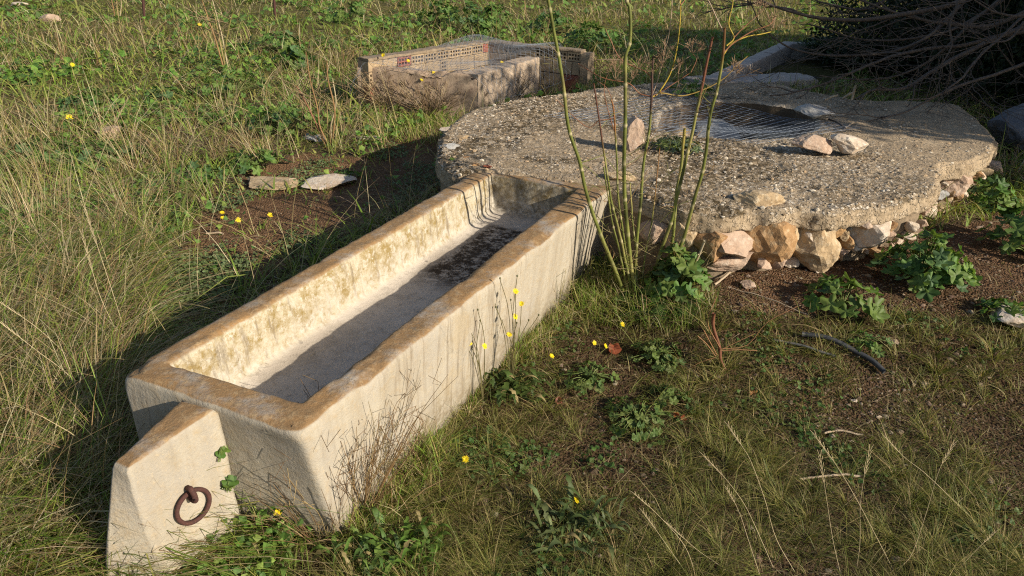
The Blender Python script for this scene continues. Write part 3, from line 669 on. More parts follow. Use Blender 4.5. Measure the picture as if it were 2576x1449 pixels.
def brick(mb, mh, p, e, n, L, h, z, holes, dep=.09, col=(1, 1, 1)):
    # outer face towards -n (visible); holes = (columns, rows) or None
    p = np.array([p[0], p[1], 0.]); e = np.array([e[0], e[1], 0.]); n = np.array([n[0], n[1], 0.]); up = np.array([0, 0, 1.])
    g = .006; L0, h0 = L - g, h - g
    def pt(x, y, d): return p + e * (x + g / 2) + up * (z + y + g / 2) + n * d
    if holes:
        cx, rx = holes; xs = [0]; ys = [0]
        wx, wy = L0 / (cx * 2 + 1), h0 / (rx * 2 + 1)
        xs = [i * wx for i in range(2 * cx + 2)]; ys = [i * wy for i in range(2 * rx + 2)]
        for i in range(2 * cx + 1):
            for j in range(2 * rx + 1):
                x0, x1, y0, y1 = xs[i], xs[i + 1], ys[j], ys[j + 1]
                if i % 2 and j % 2:
                    m_ = .16 * wx; x0 -= m_; x1 += m_; y0 -= .1 * wy; y1 += .1 * wy; D_ = .05
                    q = [pt(x0, y0, 0), pt(x1, y0, 0), pt(x1, y1, 0), pt(x0, y1, 0)]; b_ = [pt(x0, y0, D_), pt(x1, y0, D_), pt(x1, y1, D_), pt(x0, y1, D_)]
                    mh.add(np.array(q + b_), np.array([[0, 1, 5, 4], [1, 2, 6, 5], [2, 3, 7, 6], [3, 0, 4, 7], [4, 5, 6, 7]]), col)
                else:
                    if i % 2: y0, y1 = y0 + (.1 * wy if j > 0 else 0), y1 - (.1 * wy if j < 2 * rx else 0)
                    elif j % 2: x0, x1 = x0 + (.16 * wx if i > 0 else 0), x1 - (.16 * wx if i < 2 * cx else 0)
                    mb.add(np.array([pt(x0, y0, 0), pt(x1, y0, 0), pt(x1, y1, 0), pt(x0, y1, 0)]), np.array([[0, 1, 2, 3]]), col)
        q = [pt(0, 0, 0), pt(L0, 0, 0), pt(L0, h0, 0), pt(0, h0, 0)]
    else:
        q = [pt(.004, .004, -.002), pt(L0 - .004, .004, -.002), pt(L0 - .004, h0 - .004, -.002), pt(.004, h0 - .004, -.002)]
        mb.add(np.array(q), np.array([[0, 1, 2, 3]]), col); q2 = [pt(0, 0, .002), pt(L0, 0, .002), pt(L0, h0, .002), pt(0, h0, .002)]
        mb.add(np.array(q + q2), np.array([[0, 4, 5, 1], [1, 5, 6, 2], [2, 6, 7, 3], [3, 7, 4, 0]]), col); q = q2
    b_ = [pt(0, 0, dep), pt(L0, 0, dep), pt(L0, h0, dep), pt(0, h0, dep)]
    mb.add(np.array(q + b_), np.array([[0, 4, 5, 1], [1, 5, 6, 2], [2, 6, 7, 3], [3, 7, 4, 0], [4, 7, 6, 5]]), col)
def brickwall(p, q, side, sd, nm):
    rg = random.Random(sd); p, q = np.array(p[:2]), np.array(q[:2]); L = np.linalg.norm(q - p); e = (q - p) / L; n = np.array([-e[1], e[0]]) * side
    mb, mh, mr = MB(), MB(), MB()
    for ci, (z, h) in enumerate(((.36, .10), (.215, .145), (.07, .145), (-.08, .15))):
        x = 0.
        while x < L - .02:
            holed = ci == 0 or rg.random() < .3; bl_ = .2 if ci == 0 else (.10 if holed else .24)
            bl_ = min(bl_, L - x)
            red = rg.random() < .09
            brick(mb, mb, p + e * x, e, n, bl_, h, z, ((4, 2) if ci == 0 else (2, 3)) if holed and bl_ > .07 and (ci or rg.random() < .68) else None, col=np.array((.8, .36, .36)) if red else np.array((1, 1, 1)) * rg.uniform(.85, 1.12))
            x += bl_
    w = mb.build(nm, M['clay'], enc, False)
    mc = MB(); bar(mc, p - n * .012, q - n * .012, .15, .462, .487, .008, .02, seed=sd, side=side, chip=.03); mc.build('mortar_cap', M['mortar'], w)
    mc = MB(); bar(mc, p + n * .085, q + n * .085, .06, -.1, .464, .008, .03, seed=sd + 3, side=side); mc.build('backing', M['plaster'], w)
brickwall(BL_, K_, 1, 5, 'brick_wall'); brickwall(K_, BR_, 1, 6, 'brick_wall')
e_ = (BR_ - K_)[:2] / np.linalg.norm((BR_ - K_)[:2]); n_ = np.array([-e_[1], e_[0]])
mb = MB(); bar(mb, BR_[:2] + e_ * .01 - n_ * .02, BR_[:2] + e_ * .10 - n_ * .02, .17, -.1, .46, .012, .02, seed=8); mb.build('end_pier', M['mortar'], enc)

# netting helpers: a net over a bilinear patch with a height function
def net(name, corners, hf, nu, nv, rad, diamond, label, jitter=.0, loc=None):
    P00, P10, P11, P01 = [np.array(p[:2], float) for p in corners]; mb = MB()
    def S(u, v):
        u, v = np.asarray(u, float), np.asarray(v, float)
        xy = (P00 * ((1 - u) * (1 - v))[..., None] + P10 * (u * (1 - v))[..., None] + P11 * (u * v)[..., None] + P01 * ((1 - u) * v)[..., None])
        xy = xy + jitter * np.stack([fbm(xy, 1.5, 2, 61), fbm(xy, 1.5, 2, 62)], -1)
        return np.concatenate([xy, hf(xy, u, v)[..., None]], -1)
    m = 70
    if not diamond:
        for i in range(nu + 1): mb.tube(S(np.full(m, i / nu), np.linspace(0, 1, m)), rad, 3, cap=False)
        for j in range(nv + 1): mb.tube(S(np.linspace(0, 1, m), np.full(m, j / nv)), rad, 3, cap=False)
    else:
        for i in range(-nv, nu + 1):
            for s in (1, -1):
                v = np.linspace(0, 1, 2 * nv + 1); u = (i + (v if s > 0 else 1 - v) * nv) / nu
                ok = (u >= 0) & (u <= 1)
                if ok.sum() > 2: mb.tube(S(u[ok], v[ok]), rad, 3, cap=False)
        for e in (S(np.zeros(m), np.linspace(0, 1, m)), S(np.ones(m), np.linspace(0, 1, m)), S(np.linspace(0, 1, m), np.zeros(m)), S(np.linspace(0, 1, m), np.ones(m))): mb.tube(e, rad * 1.3, 3, cap=False)
    o = mb.build(name, M['wire'], None, True, loc); tag(o, label, 'netting'); return o
def hf1(xy, u, v):
    edge = np.minimum.reduce([np.clip(u / .12, 0, 1), np.clip((1 - u) / .16, 0, 1)])
    top = .435 + .085 * sstep(.35, .75, v) + .02 * np.sin(u * 9) + .025 * fbm(xy, 2.2, 3, 63)
    return np.maximum(.03, top * (.35 + .65 * edge ** .7) - .25 * sstep(.86, 1, v))
q00 = at(865, 182, .35); q10 = at(1330, 205, .40); q11 = at(1500, 112, .40); q01 = at(1190, 84, .40)
net('wire_netting', (q00, FC_ + np.array([.14, -.02, 0]), BR_ + np.array([.10, .30, 0]), K_ + np.array([-.15, .45, 0])), hf1, 26, 22, .0012, True, 'loose grey wire netting draped over the low brick enclosure', .05, (float(K_[0]), float(K_[1]), .5))
def hf2(xy, u, v):
    q = xy - hc; an = np.arctan2(q[..., 1], q[..., 0]); rr_ = np.interp(an, ang, rh); ins = np.clip(1 - np.hypot(q[..., 0], q[..., 1]) / rr_, 0, 1)
    return SZ + .022 + .012 * fbm(xy, 3, 2, 64) - .07 * ins ** .7
cs = [at(1370, 300, SZ), at(1900, 372, SZ), at(2160, 330, SZ), at(1700, 232, SZ)]
net('wire_mesh', cs, hf2, 22, 26, .0013, False, 'square wire mesh sagging over the round opening in the slab', .03, (float(hc[0]), float(hc[1]), SZ))

# ------------------------------------------------------------------ old basin under the tree
bs0, bs1, bs2 = at(1768, 196, .28), at(1970, 105, .33), at(2330, 118, .33); bs3 = at(2060, 200, .22)
bas = empty('old_basin', (float(bs0[0]), float(bs0[1]), 0), 'old shallow concrete basin in the shade beyond the round slab, full of debris', 'basin')
mb = MB(); bar(mb, bs0, bs1, .17, -.1, .28, .008, .05, seed=31, side=-1, z1b=.34); mb.build('side_wall', M['basin'], bas)
mb = MB(); bar(mb, bs1, bs2, .17, -.1, .335, .008, .05, seed=32, side=-1); mb.build('back_wall', M['basin'], bas)
mb = MB(); bar(mb, bs0 + (bs3 - bs0) * .02, bs3, .42, -.1, .225, .02, .03, seed=33, side=1, chip=.06); mb.build('front_rim', M['basin'], bas)
mb = MB(); q = [bs0, bs3, bs2, bs1]; gu, gv = np.meshgrid(np.linspace(0, 1, 40), np.linspace(0, 1, 40), indexing='ij')
xy = np.array(q[0][:2]) * ((1 - gu) * (1 - gv))[..., None] + q[1][:2] * (gu * (1 - gv))[..., None] + q[2][:2] * (gu * gv)[..., None] + q[3][:2] * ((1 - gu) * gv)[..., None]
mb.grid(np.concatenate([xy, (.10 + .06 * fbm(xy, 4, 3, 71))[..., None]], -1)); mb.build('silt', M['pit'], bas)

# ------------------------------------------------------------------ posts, hose, sticks
def line_thing(name, pts, rad, mat, label, cat, sides=7, n=26, group=None, taper=1., colr=(1, 1, 1), wob=0.):
    P = smoothline(pts, n)
    if wob: P = P + wob * np.stack([fbm(P, 14, 3, k + len(name)) for k in (1, 2, 3)], 1)
    mb = MB(); rr_ = rad * np.linspace(1, taper, n); mb.tube(P, rr_, sides, colr)
    o = mb.build(name, M[mat], None, True, tuple(float(c) for c in P[0])); tag(o, label, cat, group); return o
def gp(u, v, dz=0.): p = hit(u, v); p[2] += dz; return p
line_thing('plastic_hose', [gp(2015, 850, .02), gp(2081, 866, .03), gp(2150, 898, .026), gp(2190, 920, .025), gp(2222, 946, .02)], .011, 'hose', 'short black plastic hose lying on dark gravelly grass', 'hose', 12)
line_thing('thin_pipe', [gp(1945, 860, .01), gp(2015, 878, .018), gp(2060, 890, .012), gp(2100, 901, .01)], .006, 'hose_grey', 'thin faded grey pipe beside the black hose', 'pipe', 8)
for (u0, v0, u1, v1, lb) in ((364, 48, 352, -120, 'rusty iron stake in the tall grass, left one of the pair at the top'), (693, 44, 676, -120, 'rusty iron stake in the tall grass, right one of the pair at the top')):
    p = hit(u0, v0 + 6); line_thing('iron_stake', [p, onplane(u0 - 5, v0 - 60, p[1]), onplane(u1, v1, p[1])], .011 * p[1] / 6, 'rust', lb, 'stake')
STK = [((1796, 721, .01), (1893, 671, .07), .006, 'pale straight cane leaning against the foot of the rubble wall'), ((2070, 1096, .01), (2170, 1098, .01), .004, 'short straight pale stick lying level on the right grass'),
       ((2011, 1210, .012), (2164, 1207, .012), .004, 'bent bleached stick below the short level stick'), ((560, 594, .01), (520, 592, .01), .006, 'weathered grey twig on the bare soil left of the trough'),
       ((1830, 728, .01), (2030, 800, .02), .0025, 'long thin dry twig on soil between fennel and mallows'), ((865, 302, .3), (1600, 330, .3), 0, '')]
for p0, p1, rd, lb in STK:
    if rd: 
        a0, a1 = gp(*p0), gp(*p1); md = (a0 + a1) / 2 + np.array([0, .01, .004]); md[2] = max(md[2], float(gz(md[0], md[1])) + .006)
        line_thing('dry_stick', [a0, md, a1], rd, 'drywood', lb, 'stick', wob=.01)

# ------------------------------------------------------------------ leafy plants
def leafverts(lobes, depth, notch=True):
    k = lobes * 6; t = np.linspace(-np.pi, np.pi, k + 1)[:-1] + np.pi / k
    r = 1 - depth * (.5 - .5 * np.cos(t * lobes)) ** 1.3; r = r * (1 - .06 * (np.arange(k) % 2))
    if notch: r = r * (1 - .75 * np.exp(-((np.abs(t) - np.pi) / .22) ** 2))
    return t, r
def leaf(mb, pos, nrm_, head, size, col, lobes=5, depth=.35, cup=.18, asp=1.):
    t, r = leafverts(lobes, depth); n = np.array(nrm_, float); n /= np.linalg.norm(n)
    h = np.array(head, float); h = h - n * (h @ n); h /= np.linalg.norm(h) + 1e-9; s = np.cross(n, h)
    k = len(t); x, y = np.cos(t) * r * size * asp, np.sin(t) * r * size
    zr = cup * size * (r ** 2) * (.6 + .7 * np.cos(t * lobes)) * .5 + .06 * size * np.sin(3 * t + pos[0] * 40)
    rim = pos + x[:, None] * h + y[:, None] * s + zr[:, None] * n
    midr = pos + .5 * x[:, None] * h + .5 * y[:, None] * s + (.25 * zr + .05 * size * np.cos(t * lobes))[:, None] * n
    V = np.vstack([[pos], midr, rim]); j = np.arange(k); j2 = (j + 1) % k
    c = np.array(col); cc = np.vstack([[c * 1.15 + .02]] + [np.tile(c, (k, 1))] + [np.tile(c * 1.02, (k, 1))])
    mb.add(V, [np.stack([0 * j, 1 + j, 1 + j2], 1), np.stack([1 + j, 1 + k + j, 1 + k + j2, 1 + j2], 1)], cc)
GRN = [(.085, .17, .032), (.105, .20, .04), (.07, .145, .035), (.15, .235, .05), (.09, .165, .06)]
def mallow(u, v, rad, hgt, n, ls, label, seed, pale=.25, lobes=5, depth=.4, group=None, cat='plant', name='mallow_plant', loc=None, cols=GRN):
    rg = np.random.default_rng(seed); p0 = hit(u, v) if loc is None else np.array(loc); e = empty(name, p0, label, cat, group); mf, ms = MB(), MB()
    for i in range(n):
        az = rg.uniform(0, 2 * np.pi); rr_ = math.sqrt(rg.uniform(0, 1)); q = p0 + np.array([math.cos(az) * rr_ * rad, math.sin(az) * rr_ * rad, 0])
        q[2] += hgt * (1 - rr_ ** 2 * .75) * rg.uniform(.45, 1.) + .015; q[2] = max(q[2], float(gz(q[0], q[1])) + .02)
        nn = np.array([math.cos(az) * rr_ * .9, math.sin(az) * rr_ * .9, .9]) + rg.normal(0, .28, 3); hd = np.array([math.cos(az), math.sin(az), -.2]) + rg.normal(0, .4, 3)
        c = np.array(cols[rg.integers(0, len(cols))]) * rg.uniform(.8, 1.2)
        if rg.random() < pale: c = c * .4 + np.array((.15, .2, .04)) * .6
        leaf(mf, q, nn, hd, ls * rg.uniform(.55, 1.15), c, lobes, depth, .35)
        mid = (p0 + q) / 2 + np.array([0, 0, .02]); ms.tube(smoothline([p0 + rg.normal(0, .01, 3) * [1, 1, 0], mid, q], 6), .0016 + .01 * ls, 4, np.array((.12, .16, .04)), cap=False)
    mf.build('foliage', M['leaf'], e); ms.build('stem', M['stem'], e); return e
mallow(2120, 768, .17, .13, 34, .052, 'small mallow plant with spread lobed leaves on soil below the rubble wall', 1, .4)
mallow(2310, 712, .22, .27, 110, .050, 'largest bushy mallow plant with toothed leaves in front of the rubble wall', 2, .2)
mallow(2590, 640, .24, .32, 80, .055, 'tall mallow plant cut off by the right edge, beyond the largest mallow', 3, .15)
mallow(2475, 520, .17, .17, 50, .045, 'mallow plant against the broken right end of the slab', 4, .15)
mallow(2530, 800, .13, .05, 34, .030, 'low small leaved mallow on reddish soil at the right edge', 5, .1)
mallow(1700, 748, .15, .26, 75, .05, 'bright mallow leaves behind the foot of the fennel stems', 6, .6)
mallow(2180, 870, .10, .03, 22, .022, 'tiny seedling patch on soil beside the largest mallow', 7, .4)
mallow(870, 455, .12, .05, 26, .03, 'small mallow rosette on the soil beside the whitish stone slab', 8, .3)
mallow(640, 425, .24, .13, 60, .042, 'spreading mallow at the left end of the flat stone slabs', 9, .3)
mallow(500, 455, .2, .1, 46, .04, 'mallow in the grass left of the flat stone slabs', 10, .3)
for i, (u, v, r_, h_, lb) in enumerate(((1105, 52, .42, .5, 'large mallow clump in the field above the brick enclosure, left of three'), (1180, 66, .5, .5, 'mallow clump directly above the corner of the brick enclosure'), (1245, 48, .35, .4, 'mallow clump in the field, right of three above the enclosure'), (1390, 68, .45, .4, 'mallow clump beyond the right end of the netting'), (1215, 75, .3, .3, 'low mallow touching the netting behind the enclosure'), (1490, 108, .45, .35, 'dark mallow patch at the right corner of the netting'))):
    mallow(u, v + 14, r_, h_, 90, .075, lb, 20 + i, .3)
for i, (u, v, r_, h_, n, lb) in enumerate(((880, 50, .5, .4, 60, 'leafy weed clump at the top between the dead stalks and the field mallows'), (690, 120, .45, .3, 60, 'leafy weed in the dry grass below the right iron stake'), (250, 395, .36, .12, 90, 'low bright green leafy patch below the pinkish stone'), (110, 390, .3, .14, 70, 'bright green leafy patch at the left below the yellow flower'), (590, 230, .4, .25, 60, 'leafy clump in the middle of the dry grass'), (720, 322, .34, .2, 90, 'dark leafy clump beside the foot of the dead fennel stalks'), (745, 160, .3, .25, 50, 'leafy weed left of the brick enclosure'), (240, 265, .3, .18, 60, 'dark leafy patch in the grass above the pinkish stone'), (20, 625, .16, .12, 40, 'pale green leaf clump at the left edge'), (420, 250, .3, .15, 50, 'leafy patch in the grass left of centre'))):
    mallow(u, v + 10, r_, h_, n, .045 if v > 200 else .07, lb, 40 + i, .35, 5, .25, name='leafy_weed')
mallow(1138, 432, .045, .09, 40, .018, 'small bright green sprig growing from the cracked left edge of the slab', 60, .5, 3, .2, name='wall_sprig', loc=at(1140, 440, .36))
mallow(567, 1158, 0.012, .02, 6, .016, 'tiny green sprig in the crack above the iron ring', 61, .5, 3, .3, name='crack_sprig', loc=near_plane(568, 1140) - axv * .012)
mallow(590, 1225, 0.018, .03, 9, .019, 'small green sprig in the crack to the right of the iron ring', 62, .3, 3, .3, name='crack_sprig', loc=near_plane(591, 1222) - axv * .02)
mallow(1830, 232, .2, .1, 60, .03, 'dark weed on the far edge of the slab before the old basin', 63, 0, loc=at(1742, 240, SZ), name='leafy_weed')
mallow(1705, 372, .16, .06, 90, .022, 'grey green matted weed on the slab beside the slanted rock', 64, .3, 5, .5, loc=at(1705, 378, SZ), name='leafy_weed', cols=[(.07, .1, .06), (.09, .12, .08)])
# feathery green plant in the basin
def feathery(p0, rad, hgt, n, label, seed, name='fern_plant', cols=((.03, .07, .02), (.045, .09, .025))):
    rg = np.random.default_rng(seed); e = empty(name, p0, label, 'plant'); mb = MB()
    for i in range(n):
        az = rg.uniform(0, 6.283); ln = rg.uniform(.6, 1) * rad * 1.3; up = rg.uniform(.3, 1)
        P = np.array([p0 + np.array([math.cos(az) * ln * t, math.sin(az) * ln * t, hgt * up * (1.6 * t - .9 * t * t)]) for t in np.linspace(0, 1, 14)])
        c = np.array(cols[rg.integers(0, len(cols))]) * rg.uniform(.8, 1.3); mb.tube(P, .003, 3, c, cap=False)
        for k in range(2, 14):
            for s in (-1, 1):
                dr = (P[k] - P[k - 1]); dr /= np.linalg.norm(dr) + 1e-9; sd = np.cross(dr, [0, 0, 1]) * s; L_ = rad * .38 * (1 - abs(k / 13 - .4)); q = P[k]
                tip = q + (sd * .8 + dr * .6 + [0, 0, .12]) * L_; w = dr * L_ * .16
                mb.add(np.array([q, q + (tip - q) * .5 + w, tip, q + (tip - q) * .5 - w]), np.array([[0, 1, 2, 3]]), c)
    mb.build('fronds', M['leaf'], e); return e
feathery(at(2140, 165, .12), .62, .45, 80, 'dark green feathery plant growing inside the old basin', 71)
feathery(hit(2260, 190), .7, .5, 70, 'dark ferny growth beside the old basin under the low branches', 72, cols=((.02, .045, .015), (.03, .055, .02)))

# rosettes of long leaves
def rosette(u, v, rad, n, label, seed, cols=GRN, wid=.2, up=.5, name='leafy_rosette', spread=True):
    spread = True; rad, n, wid = rad * (1.15 if spread else .85), int(n * (3.4 if spread else 2.4)), wid * (.85 if spread else .5); cols = [tuple(np.array(c_) * 1.35 + np.array((.02, .01, .0))) for c_ in cols]
    rg = np.random.default_rng(seed); p0 = hit(u, v); e = empty(name, p0, label, 'plant'); mb = MB()
    for i in range(n):
        az = rg.uniform(0, 6.283); b0 = p0 + np.array([*(rg.normal(0, .33 * rad, 2) if spread else (0, 0)), 0]); b0[2] = float(gz(b0[0], b0[1]))
        L_ = rad * (rg.uniform(.2, .55) if spread else rg.uniform(.35, 1.15)); ht = L_ * up * rg.uniform(.1, 2.2); c = np.array(cols[rg.integers(0, len(cols))]) * rg.uniform(.6, 1.3)
        if rg.random() < .12: c = np.array((.34, .27, .12))
        t = np.linspace(0, 1, 9); d_ = np.array([math.cos(az), math.sin(az), 0]); s_ = np.array([-d_[1], d_[0], 0]); bend_ = rg.normal(0, .25) * L_; w = L_ * wid * rg.uniform(.7, 1.4) * np.sin(np.pi * np.clip(t * .94 + .06, 0, 1) ** .8) * (1 + .4 * np.sin(t * 26 + i)) * .5
        ctr = b0 + d_ * (t * L_)[:, None] + s_ * (bend_ * t * t)[:, None] + np.array([0, 0, 1.]) * (ht * (1.9 * t - 1.5 * t * t) + .012)[:, None]
        V = np.stack([ctr - s_ * w[:, None] + [0, 0, .2] * w[:, None], ctr, ctr + s_ * w[:, None] + [0, 0, .2] * w[:, None]], 1); mb.grid(V, c)
    mb.build('leaves', M['leaf'], e); return e
rosette(1440, 1345, .15, 34, 'large toothed leaf rosette in the grass at the bottom centre', 81, [(.06, .1, .03), (.08, .12, .05), (.1, .13, .05)], .18, .7)
rosette(1290, 985, .14, 40, 'dark leafy rosette at the trough wall below the yellow hawkbits', 82, [(.035, .075, .018), (.05, .09, .02)], .26, .6)
mallow(1600, 1060, 0.13, .04, 60, .02, 'broad leaved weed in the grass at the centre right', 83, .3, 5, .2, name='leafy_weed', cols=[(.07, .13, .03), (.1, .16, .04), (.13, .16, .05)])
rosette(1040, 1395, .12, 46, 'dense bright green leaf clump at the foot of the trough wall', 84, [(.07, .15, .025), (.09, .17, .03), (.06, .12, .02)], .2, .9)
rosette(950, 1425, .12, 40, 'green leaf clump at the bottom edge beside the dry tuft', 85, GRN, .22, .8)
rosette(690, 1400, .12, 40, 'green weeds at the foot of the buttress with the iron ring', 86, [(.08, .15, .03), (.1, .17, .03)], .24, .9)
mallow(1650, 905, 0.12, .04, 70, .02, 'green weed patch between fennel and the red dead stalk', 87, .3, 5, .2, name='leafy_weed', cols=[(.07, .13, .03), (.1, .16, .04), (.13, .16, .05)])
mallow(1680, 1010, 0.08, .04, 34, .02, 'small green weed below the small orange red dried leaf', 88, .3, 5, .2, name='leafy_weed', cols=[(.07, .13, .03), (.1, .16, .04), (.13, .16, .05)])
mallow(1480, 960, 0.11, .04, 50, .02, 'small dark weed between the hawkbits and the largest red dried leaf', 89, .3, 5, .2, name='leafy_weed', cols=[(.07, .13, .03), (.1, .16, .04), (.13, .16, .05)])

# ------------------------------------------------------------------ yellow hawkbits
YEL = np.array((.9, .70, .02))
def flower(parent, p, nrm_, size, seed, stemfrom=None, bud=False):
    rg = np.random.default_rng(seed); n = np.array(nrm_, float); n /= np.linalg.norm(n); a1 = np.cross(n, [.3, .5, .8]); a1 /= np.linalg.norm(a1); a2 = np.cross(n, a1); mb = MB()
    if bud:
        v, f = ICO[1]; mb.add(v * size * .5 * np.array([.8, .8, 1.1]) + p, f, np.array((.10, .10, .04))); mb.build('bud', M['stem'], parent); return
    for lay, (k, ln, tz) in enumerate(((13, 1., .18), (10, .7, .35), (7, .4, .5))):
        for i in range(k):
            t = 2 * np.pi * (i + .5 * lay) / k + rg.normal(0, .08); d_ = math.cos(t) * a1 + math.sin(t) * a2; s_ = np.cross(n, d_); L_ = size * ln * rg.uniform(.85, 1.1); w = size * .16
            mb.add(np.array([p + d_ * size * .05, p + d_ * L_ * .5 + s_ * w + n * L_ * tz * .7, p + d_ * L_ + n * L_ * tz + s_ * w * .6, p + d_ * L_ + n * L_ * tz - s_ * w * .6, p + d_ * L_ * .5 - s_ * w + n * L_ * tz * .7]), np.array([[0, 1, 2, 3, 4]]), YEL * rg.uniform(.85, 1.05))
    f_ = mb.build('flower_head', M['petal'], parent)
    mb = MB(); v, f = ICO[1]; mb.add(v * size * .28 + p - n * size * .22, f, np.array((.08, .11, .04))); mb.build('calyx', M['stem'], f_)
def hawkbit(base, flowers, label, seed, buds=(), size=.012, group=None, dy=0., ground=True, col=(.14, .12, .05), name='hawkbit'):
    p0 = np.array(base, float); e = empty(name, p0, label, 'flower', group); ms = MB(); rg = np.random.default_rng(seed)
    for i, (u, v) in enumerate(list(flowers) + list(buds)):
        q = onplane(u, v, p0[1] + dy + rg.uniform(-.03, .03)); 
        q[2] = max(q[2], float(gz(q[0], q[1])) + .02)
        mid = p0 + (q - p0) * .5 + np.array([rg.normal(0, .012), rg.normal(0, .012), .03 * np.linalg.norm(q - p0)]) + (q - p0) * np.array([-.15, -.15, .1])
        ms.tube(smoothline([p0, mid, q - np.array([0, 0, size * .3])], 12), .0012 * max(1, p0[1] / 3), 4, np.array(col), cap=False)
        if i < len(flowers): flower(e, q, np.array([.5, -.55, .75]) + rg.normal(0, .2, 3), size * rg.uniform(.85, 1.1) , seed * 31 + i)
        else: flower(e, q, (0, 0, 1), size * .8, seed * 31 + i, bud=True)
    ms.build('stem', M['stem'], e); return e
hawkbit(hit(1285, 965), [(1281, 842), (1296, 797), (1297, 733), (1312, 764)], 'hawkbit with four yellow heads against the trough wall', 1, [(1258, 700), (1301, 694), (1285, 754), (1247, 772), (1240, 745), (1330, 805), (1300, 812), (1355, 792)])
hawkbit(hit(1215, 1010), [(1153, 837), (1219, 871), (1181, 863)], 'hawkbit with three yellow heads leaning left on the trough wall', 2, [(1156, 806), (1202, 779), (1208, 806), (1165, 800), (1190, 880)])
for i, (u, v, bu, bv, lb) in enumerate(((1566, 816, 1562, 850, 'single yellow hawkbit just below the dry thistle head'), (1495, 863, 1500, 900, 'yellow hawkbit left of the red dried leaf'), (1523, 871, 1535, 905, 'yellow hawkbit touching the red dried leaf'),
   (1388, 896, 1392, 935, 'yellow hawkbit alone between the trough wall and the red dried leaf'), (1171, 1155, 1195, 1215, 'yellow hawkbit on a slanting stalk in front of the trough wall'), (1436, 1260, 1440, 1285, 'left one of two yellow hawkbits in the grass at the bottom centre'), (1450, 1258, 1452, 1285, 'right one of two yellow hawkbits in the grass at the bottom centre'), (698, 1288, 715, 1360, 'yellow hawkbit in front of the near end of the trough'))):
    hawkbit(hit(bu, bv), [(u, v)], lb, 10 + i)
for i, (u, v, lb) in enumerate(((559, 535, 'yellow flower on the soil, highest of the three at the left'), (560, 548, 'yellow flower on the soil, lowest left of the three'), (599, 553, 'yellow flower on the soil, right one of the three'), (680, 541, 'largest yellow flower alone on the bare soil left of the trough'))):
    hawkbit(hit(u + 2, v + 14), [(u, v)], lb, 30 + i, size=.0155)
for i, (u, v, lb) in enumerate(((173, 296, 'bright yellow flower in the grass left of the pinkish stone'), (502, 62, 'yellow flower among the tall dry grass at the top'), (182, 163, 'small yellow flower in the grass at the upper left'))):
    hawkbit(hit(u + 3, v + 26), [(u, v)], lb, 40 + i, size=.032 if i != 2 else .024)
def cv(cx, cy): return ((960 + cx * .28985) * .89444, (60 + cy * .28985) * .89444)
# brushy dry weeds with yellow flowers in front of the enclosure
def brush(name, base, rad, hgt, n, label, seed, col, lean=(0, 0), flowers=(), rad_t=.002, cat='plant', kink=.25, branch=.5, group=None, kid='stems'):
    rg = np.random.default_rng(seed); p0 = np.array(base, float); e = empty(name, p0, label, cat, group); mb = MB()
    for i in range(n):
        az = rg.uniform(0, 6.283); rr_ = rg.uniform(0, 1) ** .6; b0 = p0 + np.array([math.cos(az), math.sin(az), 0]) * rad * .35 * rr_; b0[2] = float(gz(b0[0], b0[1])) - .005
        L_ = hgt * rg.uniform(.45, 1.05); tip = b0 + np.array([math.cos(az) * rr_ * rad + lean[0] * L_, math.sin(az) * rr_ * rad + lean[1] * L_, L_])
        P = smoothline([b0, b0 + (tip - b0) * .5 + rg.normal(0, .06, 3) * hgt * kink * 2 + [0, 0, .06 * L_], tip], 9); c = np.array(col[rg.integers(0, len(col))]) * rg.uniform(.7, 1.25)
        mb.tube(P, rad_t * np.linspace(1.1, .5, 9), 3, c, cap=False)
        if rg.random() < branch:
            for _ in range(rg.integers(1, 4)):
                k = rg.integers(4, 9); q = P[k]; mb.tube(np.array([q, q + (rg.normal(0, .5, 3) + [0, 0, .8]) * hgt * .09, q + (rg.normal(0, .6, 3) + [0, 0, 1.]) * hgt * .16]), rad_t * .6, 3, c, cap=False)
    mb.build(kid, M['stem'], e)
    for i, (u, v) in enumerate(flowers): 
        q = onplane(u, v, p0[1] + rg.uniform(-.12, .1)); flower(e, q, np.array([.5, -.55, .7]) + rg.normal(0, .25, 3), .021, seed * 57 + i)
    return e
BRN = [(.27, .18, .10), (.34, .25, .14), (.2, .13, .075), (.42, .33, .19)]
STRAW = [(.40, .31, .15), (.33, .24, .11), (.45, .36, .2), (.28, .17, .07)]
fb = hit(1010, 285)
brush('dry_brush', hit(985, 272), .36, .40, 300, 'brown dry brush dotted with yellow flowers covering the left face of the brick enclosure', 101, BRN, flowers=[cv(*q) for q in ((405, 330), (305, 420), (285, 590), (405, 660), (405, 715), (635, 760), (650, 385))], rad_t=.0032)
brush('dry_brush', hit(1085, 285), .36, .36, 230, 'brown dry brush with yellow flowers at the near corner of the brick enclosure', 102, BRN, flowers=[cv(*q) for q in ((780, 570), (810, 575), (895, 500), (1025, 600), (855, 790), (925, 630))], rad_t=.0032)
brush('dry_brush', hit(1275, 258), .22, .34, 90, 'thin dry weeds in front of the right face of the brick enclosure', 103, BRN, flowers=[cv(1460, 685), cv(1555, 398)], rad_t=.003)
brush('dry_brush', hit(1180, 285), .2, .3, 120, 'short dry weeds between the enclosure corner and the slab', 104, BRN, rad_t=.003)
brush('dry_brush', hit(1330, 225), .2, .45, 40, 'dark thin twigs standing before the middle of the enclosure wall', 105, [(.05, .04, .03)], rad_t=.004)
brush('dry_grass_tuft', hit(905, 1265), .14, .36, 130, 'reddish dry grass tuft standing against the right wall of the trough', 106, [(.22, .13, .06), (.28, .18, .08), (.17, .10, .05), (.3, .24, .12)], rad_t=.0015, branch=.5, lean=(.12, .02))
